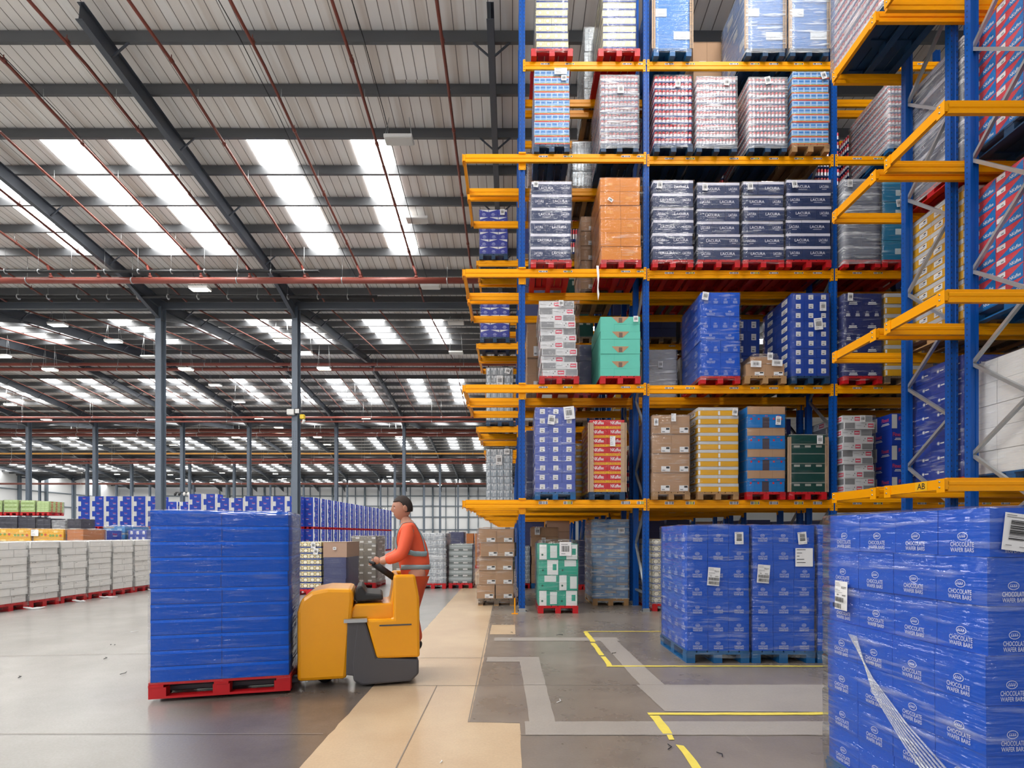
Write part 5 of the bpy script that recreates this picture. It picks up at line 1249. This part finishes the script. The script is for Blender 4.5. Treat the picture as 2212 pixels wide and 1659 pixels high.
# white carton row at the side
for k in range(8):
    D = 10.2 + .765*k
    build_load(f'white carton pallet of the long row, {nth(k+1)} counted from the camera', 'whitecase', .695, 1.15, 1.19, 8 + k % 2, [[.55, .45], [.45, .55], [1]], 'red', (-9.7 - .575, D + .37, 0), math.pi/2, nd=2, wrap=FILM_THIN, jit=.018, pw=.74, pdp=1.16,
               vf=lambda k, i, j: (k*7 + i*3) % 4 // 2)
for i, (D, X) in enumerate(((10.75, -9.62), (11.9, -9.58), (12.65, -9.56), (14.4, -9.6))):
    rq = random.Random(i); mb = MB(); pts = [(0, 0, .05)]
    for q2 in range(6): pts.append((pts[-1][0] + rq.uniform(.01, .07), pts[-1][1] + rq.uniform(-.06, .08), max(.012, pts[-1][2]*.6 + rq.uniform(-.01, .02))))
    mb.tube(pts, [.012, .02, .026, .022, .03, .018, .008], M_WHITE, 6)
    tag(obj('film_tail', mb, None, (X, D, 0)), f'white film tail trailing on the floor from the white carton row, {nth(i+1)} from the camera', 'film scrap')
def fd(label, style, x0, x1, ytop, D, layers, pats, pal='red', z0=0.0, d=.8, ph=None, **kw):
    a, b_ = PX(x0, D), PX(x1, D); h = PZ(ytop, D) - z0 - .144
    kw.setdefault('nd', 1)
    return build_load(label, style, b_ - a - .05, d, h, layers, pats, pal, ((a+b_)/2, D + d/2, z0), **kw)
fd('yellow fruit carton load behind the first white pallets', 'fruit', -12, 69, 1142, 14.6, 6, [[1, 1]], tags=((.42, .93, .01, .01, 'bar', 0),), wrap=FILM)
t = fd('yellow fruit carton load with white sheet beside the orange cartons', 'fruit', 70, 139, 1143, 14.6, 6, [[1, 1]], wrap=FILM); label_part(t, .8, -.34, 1.53, .2, .17, 'note', 'f', .03, .03)
fd('orange brown carton load between yellow fruit and navy cartons', 'tanorange', 142, 181, 1143, 14.6, 4, [[.45, .55]], wrap=FILM)
fd('navy cartons with red lettering and white edges behind the white row', 'fbox', 184, 221, 1146, 15.7, 5, [[1]], wrap=FILM_THIN, corner=1.0)
fd('light blue wrapped trays taller than neighbours behind the white row', 'aqua', 222, 272, 1137, 16.8, 8, [[1, 1]], wrap=FILM, crown=.03, d=1.1)
fd('violet blue cartons with white squares behind the white row end', 'peri', 275, 318, 1145, 16.8, 8, [[1, 1, 1]], 'red', wrap=FILM, vf=lambda k, i, j: 0, d=1.0)
for i, (a, b_, lb) in enumerate(((-14, 38, 'at the frame edge'), (40, 77, 'under pale green cartons'), (79, 110, 'beside the orange brown load'), (112, 142, 'below the dark gap'), (144, 176, 'next to the blue stacks'))):
    fd(f'black film wrapped load {lb}, far side of the hall', 'black', a, b_, (1116, 1117, 1120, 1124, 1121)[i], 24.0, 4, [[1, 1]], wrap=FILM_MILKY if i == 3 else FILM_THIN)
zb = PZ(1116, 24.0) + .06
for i, (a, b_, lb) in enumerate(((-30, 5, 'cut by the frame edge'), (7, 40, 'second of the upper row'), (43, 76, 'next to the patterned one'), (78, 107, 'with red diamond pattern'))):
    fd(f'pale green carton load on black wrapped goods, {lb}', 'palegreen', a, b_, (1081, 1080, 1081, 1083)[i], 24.05, 6, [[1]], z0=zb, wrap=FILM_THIN, vf=lambda k, i, j: k % 2) if i < 3 else \
    fd(f'pale carton load on black wrapped goods, {lb}', 'redtan' if False else 'palegreen', a, b_, 1083, 24.05, 6, [[1]], z0=zb, wrap=FILM_THIN, vf=lambda k, i, j: 1)
# big block of blue and white cartons, two tiers
zt2 = 1.83
def fstack(label, X, D, z0, h, rz=0.0, v=0):
    t = thing('pallet_load', label, 'pallet load', (X, D, z0), rz, 'blue and white carton stacks')
    obj('pallet', pallet_mesh(.78, .78, 'red'), t)
    key = ('fst', round(h, 2), v)
    if key not in CART:
        mb = MB(); w = .78; hl = (h)/6
        for k in range(6):
            mb.box(-w/2, w/2, -.39, .39, .144 + k*hl, .144 + (k+1)*hl - .004, STY['fbox'][0])
            mb2 = MB(); FF = box_faces(mb2, w, .78, hl); S_fbox(FF, w, .78, hl, k + v)
            vs = [(x, y, z + .144 + k*hl) for x, y, z in mb2.v]
            o = len(mb.v); mb.v += vs
            for f_, m_ in zip(mb2.f, mb2.mi): mb.f.append(tuple(o + i for i in f_)); mb.mi.append(mb.m(mb2.mats[m_])); mb.sm.append(False)
        CART[key] = mb.mesh('carton_column')
    obj('carton_column', CART[key], t)
    ck = ('fcb', round(h, 2))
    if ck not in CART:
        mb = MB()
        for sx in (-1, 1): mb.box(sx*.385 - .035, sx*.385 + .035, -.41, -.394, .144, .144 + h, M_WHITE); mb.box(sx*.394 - (0 if sx > 0 else .016), sx*.394 + (.016 if sx > 0 else 0), -.41, -.36, .144, .144 + h, M_WHITE)
        CART[ck] = mb.mesh('edge_board')
    obj('edge_board', CART[ck], t)
    return t
D0 = 32.6
for i in range(16):
    x = 178 + 29.7*i; X = PX(x + 14.8, D0 + .4)
    Dk = D0 if (i < 6 or i > 7) else 40.0
    if i in (6, 7): X = PX(x + 14.8, 38.0); Dk = 38.0
    for tier in range(2):
        if tier == 0: fstack(f'blue and white carton stack, floor tier, {nth(i+1)} along the front of the far block', X, Dk + .4, 0, zt2 - .15, 0, i % 2)
        else: fstack(f'blue and white carton stack, upper tier, {nth(i+1)} along the front of the far block', X, Dk + .4, zt2, 1.80 + (.14 if 8 <= i <= 9 else (-.1 if i in (10, 11) else 0)), 0, i % 2)
for k in range(17):
    D = 33.9 + 1.12*k; X = -12.55 + .04*k
    for tier in range(2):
        fstack(f'blue and white carton stack, {"floor" if tier == 0 else "upper"} tier, {nth(k+1)} back along the side of the far block', X, D, 0 if tier == 0 else zt2, zt2 - .15 if tier == 0 else 1.80, math.pi/2, k % 2)
# mid floor loads
fd('gold tin trays in blue boxes under film beside the carried load', 'goldcans', 638, 696, 1171, 13.4, 8, [[1, 1]], 'red', tags=((.2, .93, .11, .15, 'bar', 0), (.3, .8, .11, .15, 'bar', .1)), wrap=FILM_THIN, d=1.1)
t = fd('brown cartons over dark blue film next to the gold tin trays', 'slate', 697, 750, 1204, 13.4, 3, [[1]], 'red', wrap=FILM_THIN, d=1.1)
zz = PZ(1204, 13.4); wq = PX(750, 13.4) - PX(697, 13.4) - .02
obj('carton', carton_mesh('kraftplain', round(wq, 3), 1.1, round(PZ(1171, 13.4) - zz, 3), 0), t, (0, 0, zz + .002)); label_part(t, 1.1, 0, zz + .22, .08, .07, 'bar', 'f', 0, .03)
fd('grey brown film wrapped trays with white labels behind the rider', 'greybrown', 757, 814, 1158, 15.2, 12, [[1, 1]], 'red', wrap=FILM, d=1.1)
fd('second grey brown film wrapped tray load hidden behind the rider', 'greybrown', 846, 900, 1160, 15.3, 12, [[1, 1]], 'red', wrap=FILM, d=1.1)
fd('tall clear bottle packs on a red pallet past the rider', 'silver', 906, 965, 1152, 15.0, 7, [[1, 1]], 'red', wrap=FILM_MILKY, d=1.1)
fd('grey green tray load on a red pallet near the rack end', 'greytray', 968, 1022, 1176, 15.1, 6, [[1]], 'red', wrap=FILM, d=1.1, vf=lambda k, i, j: 0)
for i, (a, b_) in enumerate(((1006, 1024), (1025, 1042))): fd(f'orange brown carton load behind the grey green trays, {("closer to the bottles", "closer to the rack end")[i]}', 'tanorange', a, b_, 1152, 24.0, 4, [[1]], 'red', wrap=None)
fd('dark film load behind the tall clear bottle packs', 'slate', 968, 1004, 1149, 19.0, 4, [[1]], 'red', wrap=FILM)
tag(obj('post_guard', (lambda m: (m.box(-.012, .012, -.012, .012, 0, .3, M_YEL), m.box(-.06, .06, -.03, .03, 0, .012, M_YEL), m)[2])(MB()), None, (PX(1112, 10.2), 10.2, 0)), 'thin yellow marker post on the floor beside the end upright', 'post guard')
mb = MB(); mb.add([(-.025, 0, 0), (.02, 0, 0), (.03, -.01, -.2), (.012, -.014, -.42), (.03, -.012, -.55), (.006, -.012, -.66), (-.012, -.012, -.5), (-.004, -.012, -.3)], [tuple(range(8))], M_WHITE)
o = obj('film_tail', mb, None, (PX(1291, 10.33), 10.33, LV[3] + .02)); md = o.modifiers.new('t', 'SOLIDIFY'); md.thickness = .004
tag(o, 'strip of white film hanging over the third level beam below the orange cartons', 'film strip')
# ------------------------------------------------------------------ light, camera
w = bpy.data.worlds.new('World'); bpy.context.scene.world = w; w.use_nodes = True
bg = w.node_tree.nodes['Background']; bg.inputs[0].default_value = lin('#f6f8ff'); bg.inputs[1].default_value = 0.75
cam = bpy.data.cameras.new('Camera'); co = bpy.data.objects.new('Camera', cam); COL.objects.link(co)
co.location = (0, 0, EYE); co.rotation_euler = (math.pi/2, 0, 0)
cam.sensor_width = 36; cam.lens = F*36/2212; cam.shift_x = 0; cam.shift_y = (YH - 829.5)/2212; cam.clip_start = .05; cam.clip_end = 400
sc = bpy.context.scene; sc.camera = co
sc.view_settings.view_transform = 'Standard'; sc.view_settings.look = 'None'; sc.view_settings.gamma = 1; sc.view_settings.exposure = 0.32; sc.view_settings.use_curve_mapping = False
cy = sc.cycles
cy.max_bounces = 5; cy.diffuse_bounces = 3; cy.glossy_bounces = 2; cy.transmission_bounces = 2; cy.transparent_max_bounces = 8; cy.caustics_reflective = False; cy.caustics_refractive = False
cy.sample_clamp_indirect = 4.0; cy.use_adaptive_sampling = True; cy.adaptive_threshold = 0.08; cy.adaptive_min_samples = 12; cy.use_denoising = True
